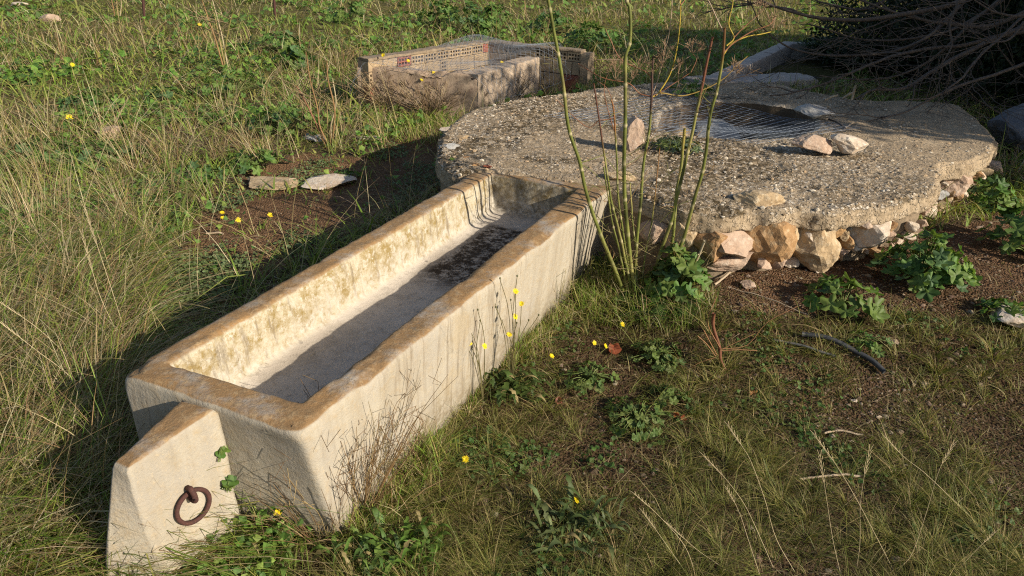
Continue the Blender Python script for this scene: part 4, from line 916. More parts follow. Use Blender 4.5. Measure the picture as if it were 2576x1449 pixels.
brush('dry_grass_tuft', hit(845, 1330), .14, .34, 60, 'tall thin dry stems standing at the near right corner of the trough', 111, [(.22, .13, .06), (.3, .22, .1), (.17, .1, .05)], rad_t=.0015, branch=.5, lean=(-.05, .1))
brush('dry_grass_tuft', hit(950, 1225), .1, .4, 26, 'tallest thin stems leaning away from the trough wall behind the reddish tuft', 112, [(.24, .17, .08), (.15, .1, .05)], rad_t=.0014, branch=.6, lean=(.35, .1))
brush('dry_grass_tuft', hit(800, 1350), .12, .22, 70, 'dry straw tuft at the near right corner of the trough', 107, [(.3, .22, .11), (.2, .12, .06)], rad_t=.0011, branch=.3, lean=(-.2, 0))
brush('dry_grass_tuft', hit(1395, 770), .10, .24, 60, 'fine dry grass against the far part of the right trough wall', 108, [(.28, .24, .10), (.2, .17, .07), (.12, .14, .04)], rad_t=.0012, lean=(-.1, 0))
brush('dry_grass_tuft', hit(1010, 1180), .12, .16, 70, 'sparse thin weeds at the middle foot of the trough wall', 109, [(.22, .15, .07), (.15, .14, .05)], rad_t=.001)

# red dead stalk, dried leaves, thistle
rd = empty('dead_stalk', hit(1812, 905), 'red brown dead stalk with thin spreading twigs in the right grass', 'plant')
b_ = hit(1815, 925); y_ = b_[1]
mb = MB(); mb.tube(smoothline([onplane(1828, 938, y_ - .01), onplane(1813, 905, y_), onplane(1810, 873, y_ + .01), onplane(1794, 821, y_ + .02), onplane(1796, 788, y_ + .02)], 20), np.linspace(.006, .0075, 20), 7, np.array((.17, .065, .035))); mb.build('stalk', M['stem'], rd)
mb = MB()
for q in (((1800, 899), (1760, 912), (1740, 925)), ((1812, 880), (1850, 862), (1900, 838)), ((1812, 882), (1860, 880), (1905, 882)), ((1800, 896), (1778, 866), (1755, 845)), ((1810, 873), (1780, 810), (1803, 745)), ((1812, 878), (1880, 868), (1930, 810), (2008, 770)), ((1804, 893), (1790, 868), (1770, 830))):
    mb.tube(smoothline([onplane(u, v, y_) * 1 for u, v in q], 10), .0018, 4, np.array((.30, .15, .07)), cap=False)
mb.build('twigs', M['stem'], rd)
def dryleaf(u, v, size, label, seed, col):
    rg = np.random.default_rng(seed); p = hit(u, v) + [0, 0, .02]; mb = MB()
    for i in range(3): leaf(mb, p + rg.normal(0, .01, 3) * [1, 1, .3], np.array([.3, -.5, .8]) + rg.normal(0, .35, 3), rg.normal(0, 1, 3), size * rg.uniform(.7, 1), np.array(col) * rg.uniform(.8, 1.2), 3, .3, .6)
    o = mb.build('dried_leaf', M['leaf'], None, True, tuple(p)); tag(o, label, 'leaf')
dryleaf(1540, 888, .035, 'largest curled red dried leaf below the thistle head', 1, (.33, .09, .04))
dryleaf(1405, 1018, .02, 'small upright pinkish dried leaf in front of the trough', 2, (.30, .12, .08))
dryleaf(1700, 1052, .018, 'small orange red dried leaf in the grass right of centre', 3, (.32, .09, .03))
dryleaf(1890, 1000, .012, 'tiny brown dried leaf in the right grass', 4, (.25, .12, .04))
brush('dry_thistle', hit(1640, 800), .07, .05, 60, 'bleached spiky dry thistle head at the foot of the fennel', 110, [(.48, .38, .26), (.4, .3, .2)], rad_t=.002, branch=.8, kink=1.)

# ------------------------------------------------------------------ fennel
base_y = hit(1600, 760)[1]
fen = empty('fennel_plant', hit(1605, 757), 'tall green fennel with bare jointed stems and dried umbels beside the trough', 'plant')
GST = np.array((.135, .15, .03))
def stemcols(P, top=None, seed=0, g=GST, gap=.17):
    s = np.r_[0, np.cumsum(np.linalg.norm(np.diff(P, axis=0), axis=1))]; ph = (s + seed * .07) % gap
    node = np.exp(-((ph - gap / 2) / .006) ** 2)[:, None]; c = g * (1 + .25 * fbm(P, 9, 3, seed))[:, None]
    c = c * (1 - .9 * np.clip(fbm(P * [4, 4, 1], 12, 2, seed + 4) + .05, 0, 1))[:, None] + np.array((.36, .25, .12)) * .7 * np.clip(fbm(P, 7, 2, seed + 2), 0, 1)[:, None]
    c = c * (1 - node) + np.array((.42, .36, .2)) * node
    if top is not None: k = sstep(top[0], top[1], s / s[-1])[:, None]; c = c * (1 - k) + np.array(top[2]) * k
    return c, node[:, 0]
STEMS = [
 ([(1585, 757), (1570, 738), (1532, 641), (1500, 561), (1476, 491), (1459, 410), (1431, 323), (1417, 212), (1396, 94), (1379, 0), (1362, -90), (1350, -180)], .0092, .0055, -.10, None),
 ([(1592, 758), (1580, 689), (1556, 578), (1535, 490), (1521, 392), (1507, 302), (1493, 208)], .0068, .0030, .02, (.66, .8, (.10, .04, .025))),
 ([(1596, 758), (1587, 717), (1573, 620), (1556, 500), (1552, 417), (1545, 285), (1538, 250)], .006, .0032, .12, (.8, .9, (.25, .1, .03))),
 ([(1600, 762), (1594, 717), (1580, 596), (1572, 500), (1570, 417), (1573, 312), (1573, 226), (1573, 149), (1584, 104), (1585, 24), (1577, 0), (1562, -80), (1560, -160)], .0095, .0062, .05, None),
 ([(1604, 764), (1598, 730), (1601, 630), (1611, 509), (1618, 417), (1632, 330), (1639, 243), (1643, 142)], .0088, .0045, .1, (.78, .82, (.075, .04, .03))),
 ([(1645, 764), (1650, 745), (1653, 668), (1688, 561), (1702, 500), (1727, 396), (1744, 323), (1753, 278), (1766, 213), (1780, 150), (1793, 93)], .0090, .005, .06, (.78, .83, (.14, .05, .025))),
 ([(1655, 762), (1663, 717), (1692, 665), (1723, 589), (1747, 500), (1772, 410), (1787, 289), (1806, 222), (1818, 144), (1823, 69)], .0095, .005, -.05, (.86, .93, (.13, .06, .02))),
 ([(1650, 760), (1664, 700), (1690, 620), (1700, 500), (1713, 417), (1723, 323)], .0085, .0065, .12, (.8, .95, (.27, .21, .04))),
 ([(1675, 768), (1709, 731), (1744, 672), (1773, 606)], .008, .005, -.06, (.3, .6, (.36, .3, .2))),
 ([(1690, 760), (1730, 700), (1758, 640)], .005, .003, -.1, None),
 ([(1600, 757), (1583, 690), (1545, 600), (1500, 540)], .0035, .002, .04, None),
 ([(1610, 757), (1622, 650), (1640, 560), (1650, 470), (1660, 370)], .0045, .002, .16, (.5, .8, (.24, .12, .04))),
 ([(1588, 750), (1560, 640), (1540, 560), (1528, 480), (1518, 420)], .005, .0028, .0, None),
 ([(1606, 757), (1600, 640), (1590, 540), (1585, 460)], .0055, .003, .12, (.7, .9, (.3, .26, .08))),
]
fst = []
for i, (px, r0, r1, dy, top) in enumerate(STEMS):
    P = [onplane(u, v, base_y + dy * k / (len(px) - 1) + (k == 0) * 0) for k, (u, v) in enumerate(px)]; g0 = float(gz(P[0][0], P[0][1])); P[0][2] = g0 - .02
    P = smoothline(P, 14 * len(px)); cc, nd = stemcols(P, top, i); mb = MB()
    P = P + .0025 * np.stack([fbm(P, 11, 2, i + 3 * k) for k in range(3)], 1) + .0; mb.tube(P, 1.03 * np.linspace(r0, r1, len(P)) * (1 + .25 * nd), 9, cc); fst.append((mb.build('stem', M['stem'], fen), P))
rgf = np.random.default_rng(77)
for i, (st_, P0) in enumerate(fst):
    for j in range(9 if i in (0, 3, 4, 5, 6) else 6):
        k = int(rgf.uniform(.12, .8) * len(P0)); q = P0[k]; d_ = rgf.normal(0, 1, 3) * [1, .6, .3] + [0, 0, .7]; d_ /= np.linalg.norm(d_); L_ = rgf.uniform(.04, .2); mb = MB()
        Pq = smoothline([q, q + d_ * L_ * .5 + rgf.normal(0, .01, 3), q + d_ * L_ + [0, 0, rgf.uniform(-.03, .03)]], 8); cc = [np.array((.19, .18, .05)), np.array((.28, .17, .07)), np.array((.3, .24, .12))][rgf.integers(0, 3)]
        mb.tube(Pq, np.linspace(.0016, .0008, 8), 4, cc, cap=False)
        for _ in range(rgf.integers(0, 4)):
            a0 = Pq[rgf.integers(3, 8)]; mb.tube(np.array([a0, a0 + rgf.normal(0, .02, 3) + [0, 0, .015], a0 + rgf.normal(0, .035, 3) + [0, 0, .03]]), .0007, 3, cc, cap=False)
        mb.build('twig', M['stem'], st_)
YST, RST, DST = np.array((.36, .26, .03)), np.array((.24, .10, .05)), np.array((.30, .22, .15))
BR = [(4, [(1642, 243), (1657, 233), (1689, 178), (1706, 100), (1712, 13), (1702, -20)], .0038, YST), (4, [(1712, 13), (1722, 0), (1735, -30)], .003, RST), (4, [(1650, 240), (1664, 234), (1718, 241), (1778, 222), (1824, 195), (1851, 167), (1882, 140)], .0034, np.array((.3, .2, .05))),
 (4, [(1645, 240), (1666, 229), (1738, 182)], .0026, RST), (4, [(1640, 243), (1609, 235), (1582, 210), (1531, 200), (1498, 187), (1455, 160)], .003, RST), (4, [(1638, 195), (1624, 180), (1564, 151), (1533, 95), (1524, 75)], .0028, RST),
 (4, [(1689, 178), (1715, 155), (1738, 140)], .002, DST), (4, [(1640, 240), (1655, 200), (1672, 130), (1684, 78), (1692, 0), (1693, -20)], .0024, DST), (4, [(1738, 182), (1752, 150), (1742, 134)], .0018, RST), (4, [(1564, 151), (1510, 150), (1490, 155)], .002, DST),
 (6, [(1818, 140), (1842, 109), (1880, 92), (1914, 86), (1940, 80)], .0034, YST), (6, [(1822, 130), (1846, 108), (1890, 80), (1936, 62), (1948, 43)], .003, RST), (6, [(1828, 115), (1846, 95), (1833, 60), (1843, 11), (1842, -20)], .0034, YST), (6, [(1820, 80), (1807, 55), (1787, 11), (1776, -10)], .0034, DST),
 (6, [(1846, 95), (1870, 70), (1910, 35)], .002, RST), (1, [(1507, 302), (1530, 300), (1560, 290)], .002, RST), (1, [(1507, 302), (1480, 320), (1440, 290), (1400, 250)], .0022, RST), (2, [(1545, 330), (1525, 260), (1520, 220), (1530, 180)], .0022, RST),
 (2, [(1552, 400), (1590, 385), (1640, 350), (1690, 330)], .0016, GST), (1, [(1521, 392), (1560, 440), (1600, 470)], .0016, GST), (0, [(1459, 410), (1490, 400), (1530, 385)], .0022, GST), (0, [(1459, 410), (1500, 440), (1530, 480)], .0016, GST), (3, [(1570, 417), (1600, 400), (1625, 380)], .0016, GST),
 (7, [(1713, 417), (1680, 440), (1650, 470)], .0018, GST), (5, [(1727, 396), (1750, 370), (1770, 360)], .0018, GST), (2, [(1540, 250), (1525, 220), (1500, 200), (1495, 175)], .0018, RST), (0, [(1476, 493), (1500, 470), (1560, 540)], .0014, GST), (3, [(1580, 596), (1540, 560), (1500, 590)], .0012, GST), (6, [(1747, 500), (1700, 520), (1660, 560)], .0014, GST)]
for si, px, r0, cc in BR:
    st_, P0 = fst[si]
    q0 = onplane(*px[0], base_y); k = int(np.argmin([np.linalg.norm((onplane_p := p) - CAM - (q0 - CAM) * (p[1] / q0[1])) for p in P0])); y0 = P0[k][1]
    P = [onplane(u, v, y0 + .012 * j) for j, (u, v) in enumerate(px)]; P = smoothline(P, 8 * len(px)); mb = MB(); mb.tube(P, np.linspace(r0, r0 * .55, len(P)), 6, cc * (1 + .3 * fbm(P, 12, 2, si))[:, None]); mb.build('branch', M['stem'], st_)
def umbel(u, v, y, size, seed, parent):
    rg = np.random.default_rng(seed); p = onplane(u, v, y); mb = MB(); c = np.array((.26, .17, .10))
    for i in range(9):
        d_ = rg.normal(0, .55, 3) + [0, 0, .9]; d_ /= np.linalg.norm(d_); q = p + d_ * size * rg.uniform(.7, 1); mb.tube(np.array([p, p + (q - p) * .5 + [0, 0, -.004], q]), .0009, 3, c, cap=False)
        for _ in range(6):
            d2 = d_ + rg.normal(0, .7, 3); mb.tube(np.array([q, q + d2 * size * .18, q + d2 * size * .34]), .0008, 3, c * 1.15, cap=False)
    mb.build('umbel', M['stem'], parent)
for i, (u, v, s_, si) in enumerate(((1548, 182, .05, 4), (1504, 172, .04, 4), (1706, 185, .05, 4), (1742, 134, .045, 4), (1945, 72, .05, 6), (1672, 140, .045, 4), (1665, 160, .04, 4), (1846, 178, .035, 4), (1548, 200, .045, 2), (1530, 180, .035, 2), (1606, 172, .04, 4), (1590, 200, .03, 4), (1648, 175, .04, 4), (1910, 35, .04, 6), (1853, 185, .03, 4), (1755, 128, .03, 4))):
    umbel(u, v, fst[si][1][-1][1], s_, 300 + i, fst[si][0])
# green feathery growth at the fennel foot
feathery(hit(1600, 770) + [.03, -.05, 0], .12, .08, 60, 'fine green feathery growth at the foot of the fennel stems', 73, 'fennel_shoots', ((.07, .13, .03), (.09, .15, .04)))
feathery(hit(1690, 775) + [.0, 0, 0], .13, .07, 50, 'fine green growth right of the fennel foot', 74, 'fennel_shoots', ((.06, .12, .03), (.09, .15, .04)))

# dead fennel stalks in the field
def deadstalks(base, lines, label, rads=.007, k=1.):
    e = empty('dead_fennel', base, label, 'plant'); y = base[1]
    for i, px in enumerate(lines):
        P = smoothline([onplane(u, v, y + .03 * math.sin(i * 7)) for u, v in px], 20); P[0][2] = float(gz(P[0][0], P[0][1])) - .01
        c = np.array([(.26, .15, .065), (.28, .22, .09), (.40, .33, .2), (.22, .19, .06), (.21, .095, .05)][i % 5]); mb = MB(); mb.tube(P, rads * np.linspace(1, .5, 20), 5, c * (1 + .3 * fbm(P, 8, 2, i))[:, None]); mb.build('stalk', M['stem'], e)
        if i % 2 == 0:
            mb = MB()
            for j in range(8):
                q = P[6 + j]; mb.tube(np.array([q, q + np.array([random.uniform(-.15, .15), 0, .12]), q + np.array([random.uniform(-.25, .25), random.uniform(-.1, .1), .2])]), .003 * k, 3, np.array((.25, .18, .1)), cap=False)
            mb.build('twigs', M['stem'], e)
deadstalks(hit(822, 365), [[(828, 366), (805, 320), (798, 270), (780, 200), (770, 130)], [(832, 366), (825, 330), (822, 260), (812, 215)], [(838, 366), (832, 320), (845, 260), (836, 196)], [(845, 366), (850, 300), (862, 250)], [(820, 366), (790, 300), (760, 240), (745, 215)], [(835, 362), (842, 280), (825, 200), (822, 150)]], 'dead orange fennel stalks rising left of the dry brush', .0085)
deadstalks(hit(565, 185), [[(566, 185), (545, 110), (525, 50), (508, 0)], [(570, 185), (552, 100), (540, 40), (530, 15)], [(575, 180), (558, 90), (533, -5)], [(560, 185), (570, 100), (585, 30)]], 'dead orange fennel stalks in the tall grass between the iron stakes', .011, 1.5)
deadstalks(hit(290, 52), [[(290, 52), (285, 20), (275, -20)], [(298, 52), (293, 10), (290, -30)], [(300, 52), (305, 10), (300, -30)]], 'brown dry stems in the grass left of the left iron stake', .011, 1.5)
# slender dry stalks of grass that stand out
def straw(px, label, base=None, r_=.0016, group='tall dry grass stalks', name='grass_stalk', head=True, col=(.46, .37, .22)):
    b0 = hit(*px[-1]); y = b0[1]; P = smoothline([onplane(u, v, y + .02 * (len(px) - 1 - k)) for k, (u, v) in enumerate(px)][::-1], 22); mb = MB(); mb.tube(P, r_ * np.linspace(1.1, .5, 22), 4, np.array(col))
    if head:
        for k in range(17, 22):
            for s in (-1, 1): mb.tube(np.array([P[k], P[k] + (P[-1] - P[-4]) * .35 + np.array([s * .006, 0, .003])]), r_ * .7, 3, np.array(col) * 1.1, cap=False)
    o = mb.build(name, M['stem'], None, True, tuple(b0)); tag(o, label, 'grass stalk', group)
for px in ([(1834, 1073), (1865, 1120), (1890, 1163), (1925, 1260), (1952, 1354), (2000, 1440)], [(2054, 1100), (2110, 1180), (2165, 1275), (2230, 1400), (2250, 1440)], [(2063, 1150), (2080, 1260), (2095, 1358), (2115, 1446)], [(2188, 1135), (2172, 1210), (2164, 1275), (2163, 1365), (2155, 1430)], [(2397, 1120), (2362, 1184), (2330, 1290), (2290, 1400), (2240, 1440)], [(2230, 1102), (2275, 1150), (2324, 1188), (2390, 1250), (2446, 1305)], [(1681, 1318), (1750, 1380), (1800, 1415), (1842, 1446)], [(1775, 1150), (1830, 1210), (1876, 1275), (1920, 1370), (1946, 1430)], [(1830, 1230), (1860, 1290), (1883, 1360), (1911, 1446)], [(1600, 1245), (1660, 1300), (1720, 1370), (1750, 1440)], [(2500, 1340), (2440, 1400), (2400, 1446)], [(1620, 1290), (1690, 1390), (1730, 1446)]):
    straw(px, 'pale dry grass stalk bending over the short grass at the lower right', r_=.0009)
for px in ([(318, 255), (280, 330), (240, 430), (218, 497), (205, 570)], [(590, 282), (520, 320), (470, 380), (450, 450)], [(210, 600), (250, 740), (290, 830), (318, 925)], [(215, 530), (265, 680), (300, 790), (330, 900)], [(640, 620), (690, 650), (720, 675)], [(0, 810), (90, 880), (190, 960), (290, 1090)], [(0, 760), (100, 830), (220, 940), (330, 1010)]):
    straw(px, 'long dry grass stalk arching over the meadow left of the trough', r_=.0018, group='arching dry stalks in the meadow')
for i, (u0, v0, u1, v1) in enumerate(((468, 822, 450, 757), (425, 820, 424, 800))):
    p = hit(u0, v0); line_thing('orange_stem', [p, onplane(u1, v1, p[1])], .003, 'clay', ['long orange dry stem stub in the shadow beside the trough', 'short orange dry stem stub in the shadow beside the trough'][i], 'stem', 5, 6)

# ------------------------------------------------------------------ grass and ground cover
def blades(mb, B, h, az, lean, w, col, droop=.3, lev=(0, .3, .62, 1.), flat=False):
    n = len(B); t = np.array(lev)[None, :, None]; d = np.stack([np.cos(az), np.sin(az), np.zeros(n)], 1)
    tw = az + np.pi / 2 + rng.normal(0, .5, n); s = np.stack([np.cos(tw), np.sin(tw), rng.normal(0, .25, n)], 1)
    ctr = B[:, None] + d[:, None] * (h * lean)[:, None, None] * t ** 1.4 + np.array([0, 0, 1.]) * (h[:, None, None] * (t - droop * np.asarray(lean)[:, None, None] * t ** 2.4 if not flat else t * .05))
    wt = (w[:, None, None] * (1 - .92 * t ** 1.6)) * .5; L = len(lev)
    V = np.stack([ctr - s[:, None] * wt, ctr + s[:, None] * wt], 2).reshape(n, L * 2, 3)
    k = np.arange(L - 1)[:, None] * 2; F0 = np.concatenate([k, k + 1, k + 3, k + 2], 1)
    FF = F0[None] + (np.arange(n) * 2 * L)[:, None, None]
    g = (.72 + .4 * np.repeat(np.array(lev), 2))[None, :, None]; C = col[:, None] * (.9 + .1 * g)
    mb.add(V.reshape(-1, 3), FF.reshape(-1, 4), np.broadcast_to(C, V.shape).reshape(-1, 3))
def scatter(n, u0=-260, u1=2840, v0=-45, v1=1640):
    u = rng.uniform(u0, u1, n); v = rng.uniform(v0, v1, n); return hitv(u, v)
def grnd(P): P = P.copy(); P[:, 2] = gz(P[:, 0], P[:, 1]) - .004; return P
TPOLY = [p[:2] for p in inset(outq(.05), -.002)]; BPOLY = [bl(s, w, 0.)[:2] for s, w in ((0, 0), (1, 0), (1, 1), (0, 1))]
SPOLY = list(circ(ro - .03 - .07 * front)[::8]); EPOLY = [FL_[:2], FC_[:2], TJ_[:2], BR_[:2], K_[:2]]; OPOLY = [bs0[:2], bs3[:2], bs2[:2], bs1[:2]]
def free(P):
    k = np.ones(len(P), bool)
    for q in (TPOLY, BPOLY, SPOLY, EPOLY, OPOLY): k &= ~inpoly(P, q)
    return k
def dist2(P): return np.hypot(P[:, 0], P[:, 1]) + .6
def pick(cols, n, jit=.25): 
    c = np.array(cols)[rng.integers(0, len(cols), n)]; return c * rng.uniform(1 - jit, 1 + jit, (n, 1)) * rng.uniform(.93, 1.07, (n, 3))
GCOL = [(.18, .29, .035), (.24, .34, .05), (.14, .235, .033), (.32, .35, .07), (.21, .27, .055), (.38, .36, .10)]
SCOL = [(.50, .40, .21), (.42, .32, .15), (.56, .47, .29), (.36, .24, .12), (.32, .2, .1), (.46, .38, .22)]
soilm = lambda P: inpoly(P, Z_SOIL); rightm = lambda P: inpoly(P, Z_RIGHT) | (P[:, 0] > 2.2) & (P[:, 1] < 3.5); barem = lambda P: inpoly(P, Z_BARE)
def stuff(o, label, cat): return tag(o, label, cat, kind='stuff')

# meadow: green blades in tussocks
def tuss(P, cell, amount):                    # draw the points towards tussock centres
    i = np.floor(P[:, :2] / cell).astype(int); cx = (i[:, 0] + _hash(i[:, 0], i[:, 1])) * cell; cy = (i[:, 1] + _hash(i[:, 0], i[:, 1], i[:, 0] * 0 + 5)) * cell
    a_ = amount * rng.uniform(.2, 1, len(P)); P = P.copy(); dx, dy = P[:, 0] - cx, P[:, 1] - cy; P[:, 0] -= dx * a_; P[:, 1] -= dy * a_; return P, np.arctan2(dy, dx), _hash(i[:, 0], i[:, 1], i[:, 0] * 0 + 8)
P = scatter(150000); fr = free(P); so_ = soilm(P); rt = rightm(P)
dens = .66 + .7 * fbm(P[:, :2], 1.1, 3, 81) + .3 * fbm(P[:, :2], 4, 2, 82); dens = np.where(so_, .02 + .9 * np.clip(fbm(P[:, :2], 3.5, 3, 83) - .22, 0, 1), dens)
dens = np.where(P[:, 1] > 4.2, dens * 1.05 + .1, dens)
P = P[fr & ~rt & (rng.uniform(0, 1, len(P)) < dens)]; P, ta, th_ = tuss(P, .11, .8); P = grnd(P[free(P)]) if False else grnd(P); n = len(P); D_ = dist2(P)
h = rng.lognormal(-2.35, .36, n) * (.65 + .7 * th_) * (1 + .5 * fbm(P[:, :2], .9, 2, 84)) * np.where(soilm(P), .5, 1) * (1 + .035 * D_); w = np.maximum(.0036, D_ * .0012) * rng.uniform(.6, 1.5, n) * np.where(rng.uniform(0, 1, n) < .14, 2.1, 1)
yel = np.clip(.4 + 1.2 * fbm(P[:, :2], .8, 3, 85), 0, 1)[:, None]; c = pick(GCOL, n) * (1 - .3 * yel) + np.array((.26, .25, .07)) * .3 * yel
fz = sstep(8, 16, P[:, 1])[:, None] * .4; c = c * (1 - fz) + np.array((.21, .22, .07)) * fz
mb = MB(); blades(mb, P, h, ta + rng.normal(0, .6, n), rng.uniform(.4, 1.7, n), w, c, .42)
stuff(mb.build('meadow_grass', M['grass'], None, False), 'green meadow grass growing left of and beyond the trough', 'grass')

# meadow: dry straw blades, in drifts
lo = zone([(-300, 850), (330, 780), (340, 1449), (500, 1700), (-300, 1700)])
P = scatter(120000); fr = free(P); so_ = soilm(P); rt = rightm(P)
dens = .20 + 1.25 * fbm(P[:, :2], .75, 3, 91) + .5 * fbm(P[:, :2], 3, 2, 92); dens = np.where(so_, .02, dens)
dens = np.where(inpoly(P, lo), .3, dens)
P = P[fr & ~rt & (rng.uniform(0, 1, len(P)) < dens)]; P, ta, th_ = tuss(P, .2, .75); P = grnd(P); n = len(P); D_ = dist2(P); inl = inpoly(P, lo)
h = rng.lognormal(-2.0, .42, n) * (.6 + .8 * th_) * (1 + .04 * D_); w = np.maximum(.0022, D_ * .0008) * rng.uniform(.6, 1.3, n)
az = np.where(inl, rng.normal(.75, .8, n), ta + rng.normal(0, .7, n)); mb = MB(); blades(mb, P, h * np.where(inl, 1.15, 1), az, rng.uniform(.4, 2.0, n), w, pick(SCOL, n), .42)
stuff(mb.build('dry_grass', M['grass'], None, False), 'dry straw coloured grass standing in drifts over the meadow', 'grass')

# long tangled grass in the lower left corner and taller seed stalks over the field
LV = (0, .2, .4, .6, .8, 1)
P = scatter(9500, -250, 380, 640, 1640); P = grnd(P[free(P) & ~rightm(P) & ~soilm(P)]); n = len(P)
mb = MB(); blades(mb, P, rng.uniform(.16, .42, n), rng.normal(.4, .9, n), rng.uniform(.4, 1.6, n), rng.uniform(.003, .0078, n), np.where(rng.uniform(0, 1, (n, 1)) < .55, pick(GCOL, n) * .85, pick(SCOL, n)), .42, LV)
P = scatter(3800, -120, 330, 760, 1420); P = P[free(P) & ~rightm(P) & ~soilm(P)]; P, ta, th_ = tuss(P, .16, .9); k = free(P) & (th_ > .35); P, ta, th_ = grnd(P[k]), ta[k], th_[k]; n = len(P)
blades(mb, P, rng.uniform(.2, .5, n) * (.5 + .6 * th_), np.where(rng.uniform(0, 1, n) < .5, ta, rng.normal(.3, .8, n)), rng.uniform(.25, 1.1, n), rng.uniform(.0025, .0055, n), np.where(rng.uniform(0, 1, (n, 1)) < .25, pick(GCOL, n), pick(SCOL, n)), .38, LV)
P = scatter(15000, -250, 2000, -45, 620); P = P[free(P) & ~rightm(P) & ~soilm(P) & (fbm(P[:, :2], .55, 3, 95) > .0)]; P, ta, th_ = tuss(P, .3, .85); P = grnd(P); n = len(P); D_ = dist2(P)
blades(mb, P, rng.uniform(.14, .42, n) * (.5 + .8 * th_) * (1 + .03 * D_), ta + rng.normal(0, .8, n), rng.uniform(.2, 1.3, n), np.maximum(.0018, D_ * .0006) * rng.uniform(.6, 1.4, n), pick(SCOL, n), .3, LV)
P = scatter(420, -250, 2000, -45, 1300); P = grnd(P[free(P) & ~rightm(P)]); n = len(P); D_ = dist2(P)
blades(mb, P, rng.uniform(.3, .65, n), rng.uniform(0, 6.283, n), rng.uniform(.3, 1.1, n), np.maximum(.0025, D_ * .0008), pick(SCOL[:3], n), .3, LV)
stuff(mb.build('tall_grass', M['grass'], None, False), 'long tangled grass stalks in the lower left corner and over the field', 'grass')

# short fine grass of the right hand side
P = scatter(150000, 500, 2840, 640, 1640); k = free(P) & rightm(P)
dens = .55 + .95 * fbm(P[:, :2], 2.0, 3, 101) + .6 * fbm(P[:, :2], 7, 2, 102); dens = np.where(barem(P), .012, dens); dens = np.where(inpoly(P, Z_GRAV), dens * .6, dens)
P = P[k & (rng.uniform(0, 1, len(P)) < dens)]; P, ta, th_ = tuss(P, .075, .85); P = grnd(P); n = len(P); D_ = dist2(P)
h = rng.lognormal(-3.0, .45, n) * (.5 + .9 * th_); w = np.maximum(.0016, D_ * .0007) * rng.uniform(.7, 1.4, n)
c = pick([(.14, .16, .03), (.19, .19, .042), (.105, .13, .027), (.26, .215, .075), (.36, .28, .13), (.2, .185, .05)], n) * (.75 + .5 * th_[:, None]); mb = MB(); blades(mb, P, h, ta + rng.normal(0, .8, n), rng.uniform(.4, 1.8, n), w, c, .38)
P = scatter(70000, 500, 2840, 640, 1640); k = free(P) & rightm(P); dens = np.where(barem(P), .04, .6 + .9 * fbm(P[:, :2], 1.6, 3, 121)); P = grnd(P[k & (rng.uniform(0, 1, len(P)) < dens)]); n = len(P); D_ = dist2(P)
blades(mb, P, rng.uniform(.008, .026, n), rng.uniform(0, 6.283, n), rng.uniform(.3, 1.6, n), np.maximum(.0016, D_ * .0008) * rng.uniform(.7, 1.4, n), pick([(.12, .15, .03), (.16, .18, .04), (.09, .12, .025), (.2, .16, .06)], n), .3, (0, .5, 1.))
stuff(mb.build('short_grass', M['grass'], None, False), 'short fine olive grass over dark soil right of the trough', 'grass')
# dry litter lying on the right side and on the bare soil
P = scatter(60000, 500, 2840, 320, 1640); k = free(P) & (rightm(P) | soilm(P)) & (rng.uniform(0, 1, len(P)) < np.where(soilm(P), .16, .8)); P = grnd(P[k]); P[:, 2] += .006; n = len(P); D_ = dist2(P)
mb = MB(); blades(mb, P, rng.lognormal(-3.05, .55, n), rng.uniform(0, 6.283, n), np.full(n, 1.), np.maximum(.001, D_ * .0005) * rng.uniform(.6, 1.6, n), pick([(.32, .22, .12), (.2, .13, .07), (.46, .36, .22), (.15, .095, .05)], n), 0, flat=True)
P = scatter(46000, -250, 2000, -45, 1640); P = grnd(P[free(P) & ~rightm(P) & ~soilm(P)]); P[:, 2] += rng.uniform(.004, .05, len(P)); n = len(P); D_ = dist2(P)
blades(mb, P, rng.lognormal(-2.5, .5, n), rng.uniform(0, 6.283, n), np.full(n, 1.), np.maximum(.002, D_ * .0007) * rng.uniform(.6, 1.7, n), pick(SCOL, n), 0, flat=True)
stuff(mb.build('grass_litter', M['grass'], None, False), 'dry grass litter scattered on the soil', 'litter')
# grass along the foot of the trough wall, right side
tl = rng.uniform(-1.05, 1.0, 5200); off = -.335 - np.abs(rng.normal(0, .055, 5200)); P = np.c_[cen + tl[:, None] * ax + off[:, None] * nrm, np.zeros(5200)]; P = grnd(P[free(P)]); n = len(P); cl = np.clip(.4 + fbm(P[:, :2], 4, 3, 105) * 1.6, .1, 1.4)
mb = MB(); blades(mb, P, rng.uniform(.05, .17, n) * cl, rng.uniform(0, 6.283, n), rng.uniform(.2, 1.2, n), rng.uniform(.002, .004, n), np.where(rng.uniform(0, 1, (n, 1)) < .6, pick(GCOL, n), pick(SCOL, n)), .4)
# round the fennel, the slab's left side and the enclosure
for (u, v, r_, m_, h0, h1) in ((1560, 770, .22, 1500, .05, .2), (1470, 720, .16, 900, .06, .22), (1690, 780, .2, 900, .04, .14), (1330, 225, .6, 1500, .08, .25), (1560, 205, .6, 1200, .08, .22), (1060, 330, .4, 900, .05, .2)):
    q = hit(u, v); a1 = rng.uniform(0, 6.283, m_); r1 = r_ * np.sqrt(rng.uniform(0, 1, m_)); P = np.c_[q[0] + r1 * np.cos(a1), q[1] + r1 * np.sin(a1), np.zeros(m_)]; P = grnd(P[free(P)]); n = len(P); D_ = dist2(P)
    blades(mb, P, rng.uniform(h0, h1, n), rng.uniform(0, 6.283, n), rng.uniform(.2, 1.2, n), np.maximum(.002, D_ * .0008) * rng.uniform(.7, 1.3, n), np.where(rng.uniform(0, 1, (n, 1)) < .65, pick(GCOL, n), pick(SCOL, n)), .4)
stuff(mb.build('verge_grass', M['grass'], None, False), 'ragged green and dry grass at the foot of the masonry and the fennel', 'grass')

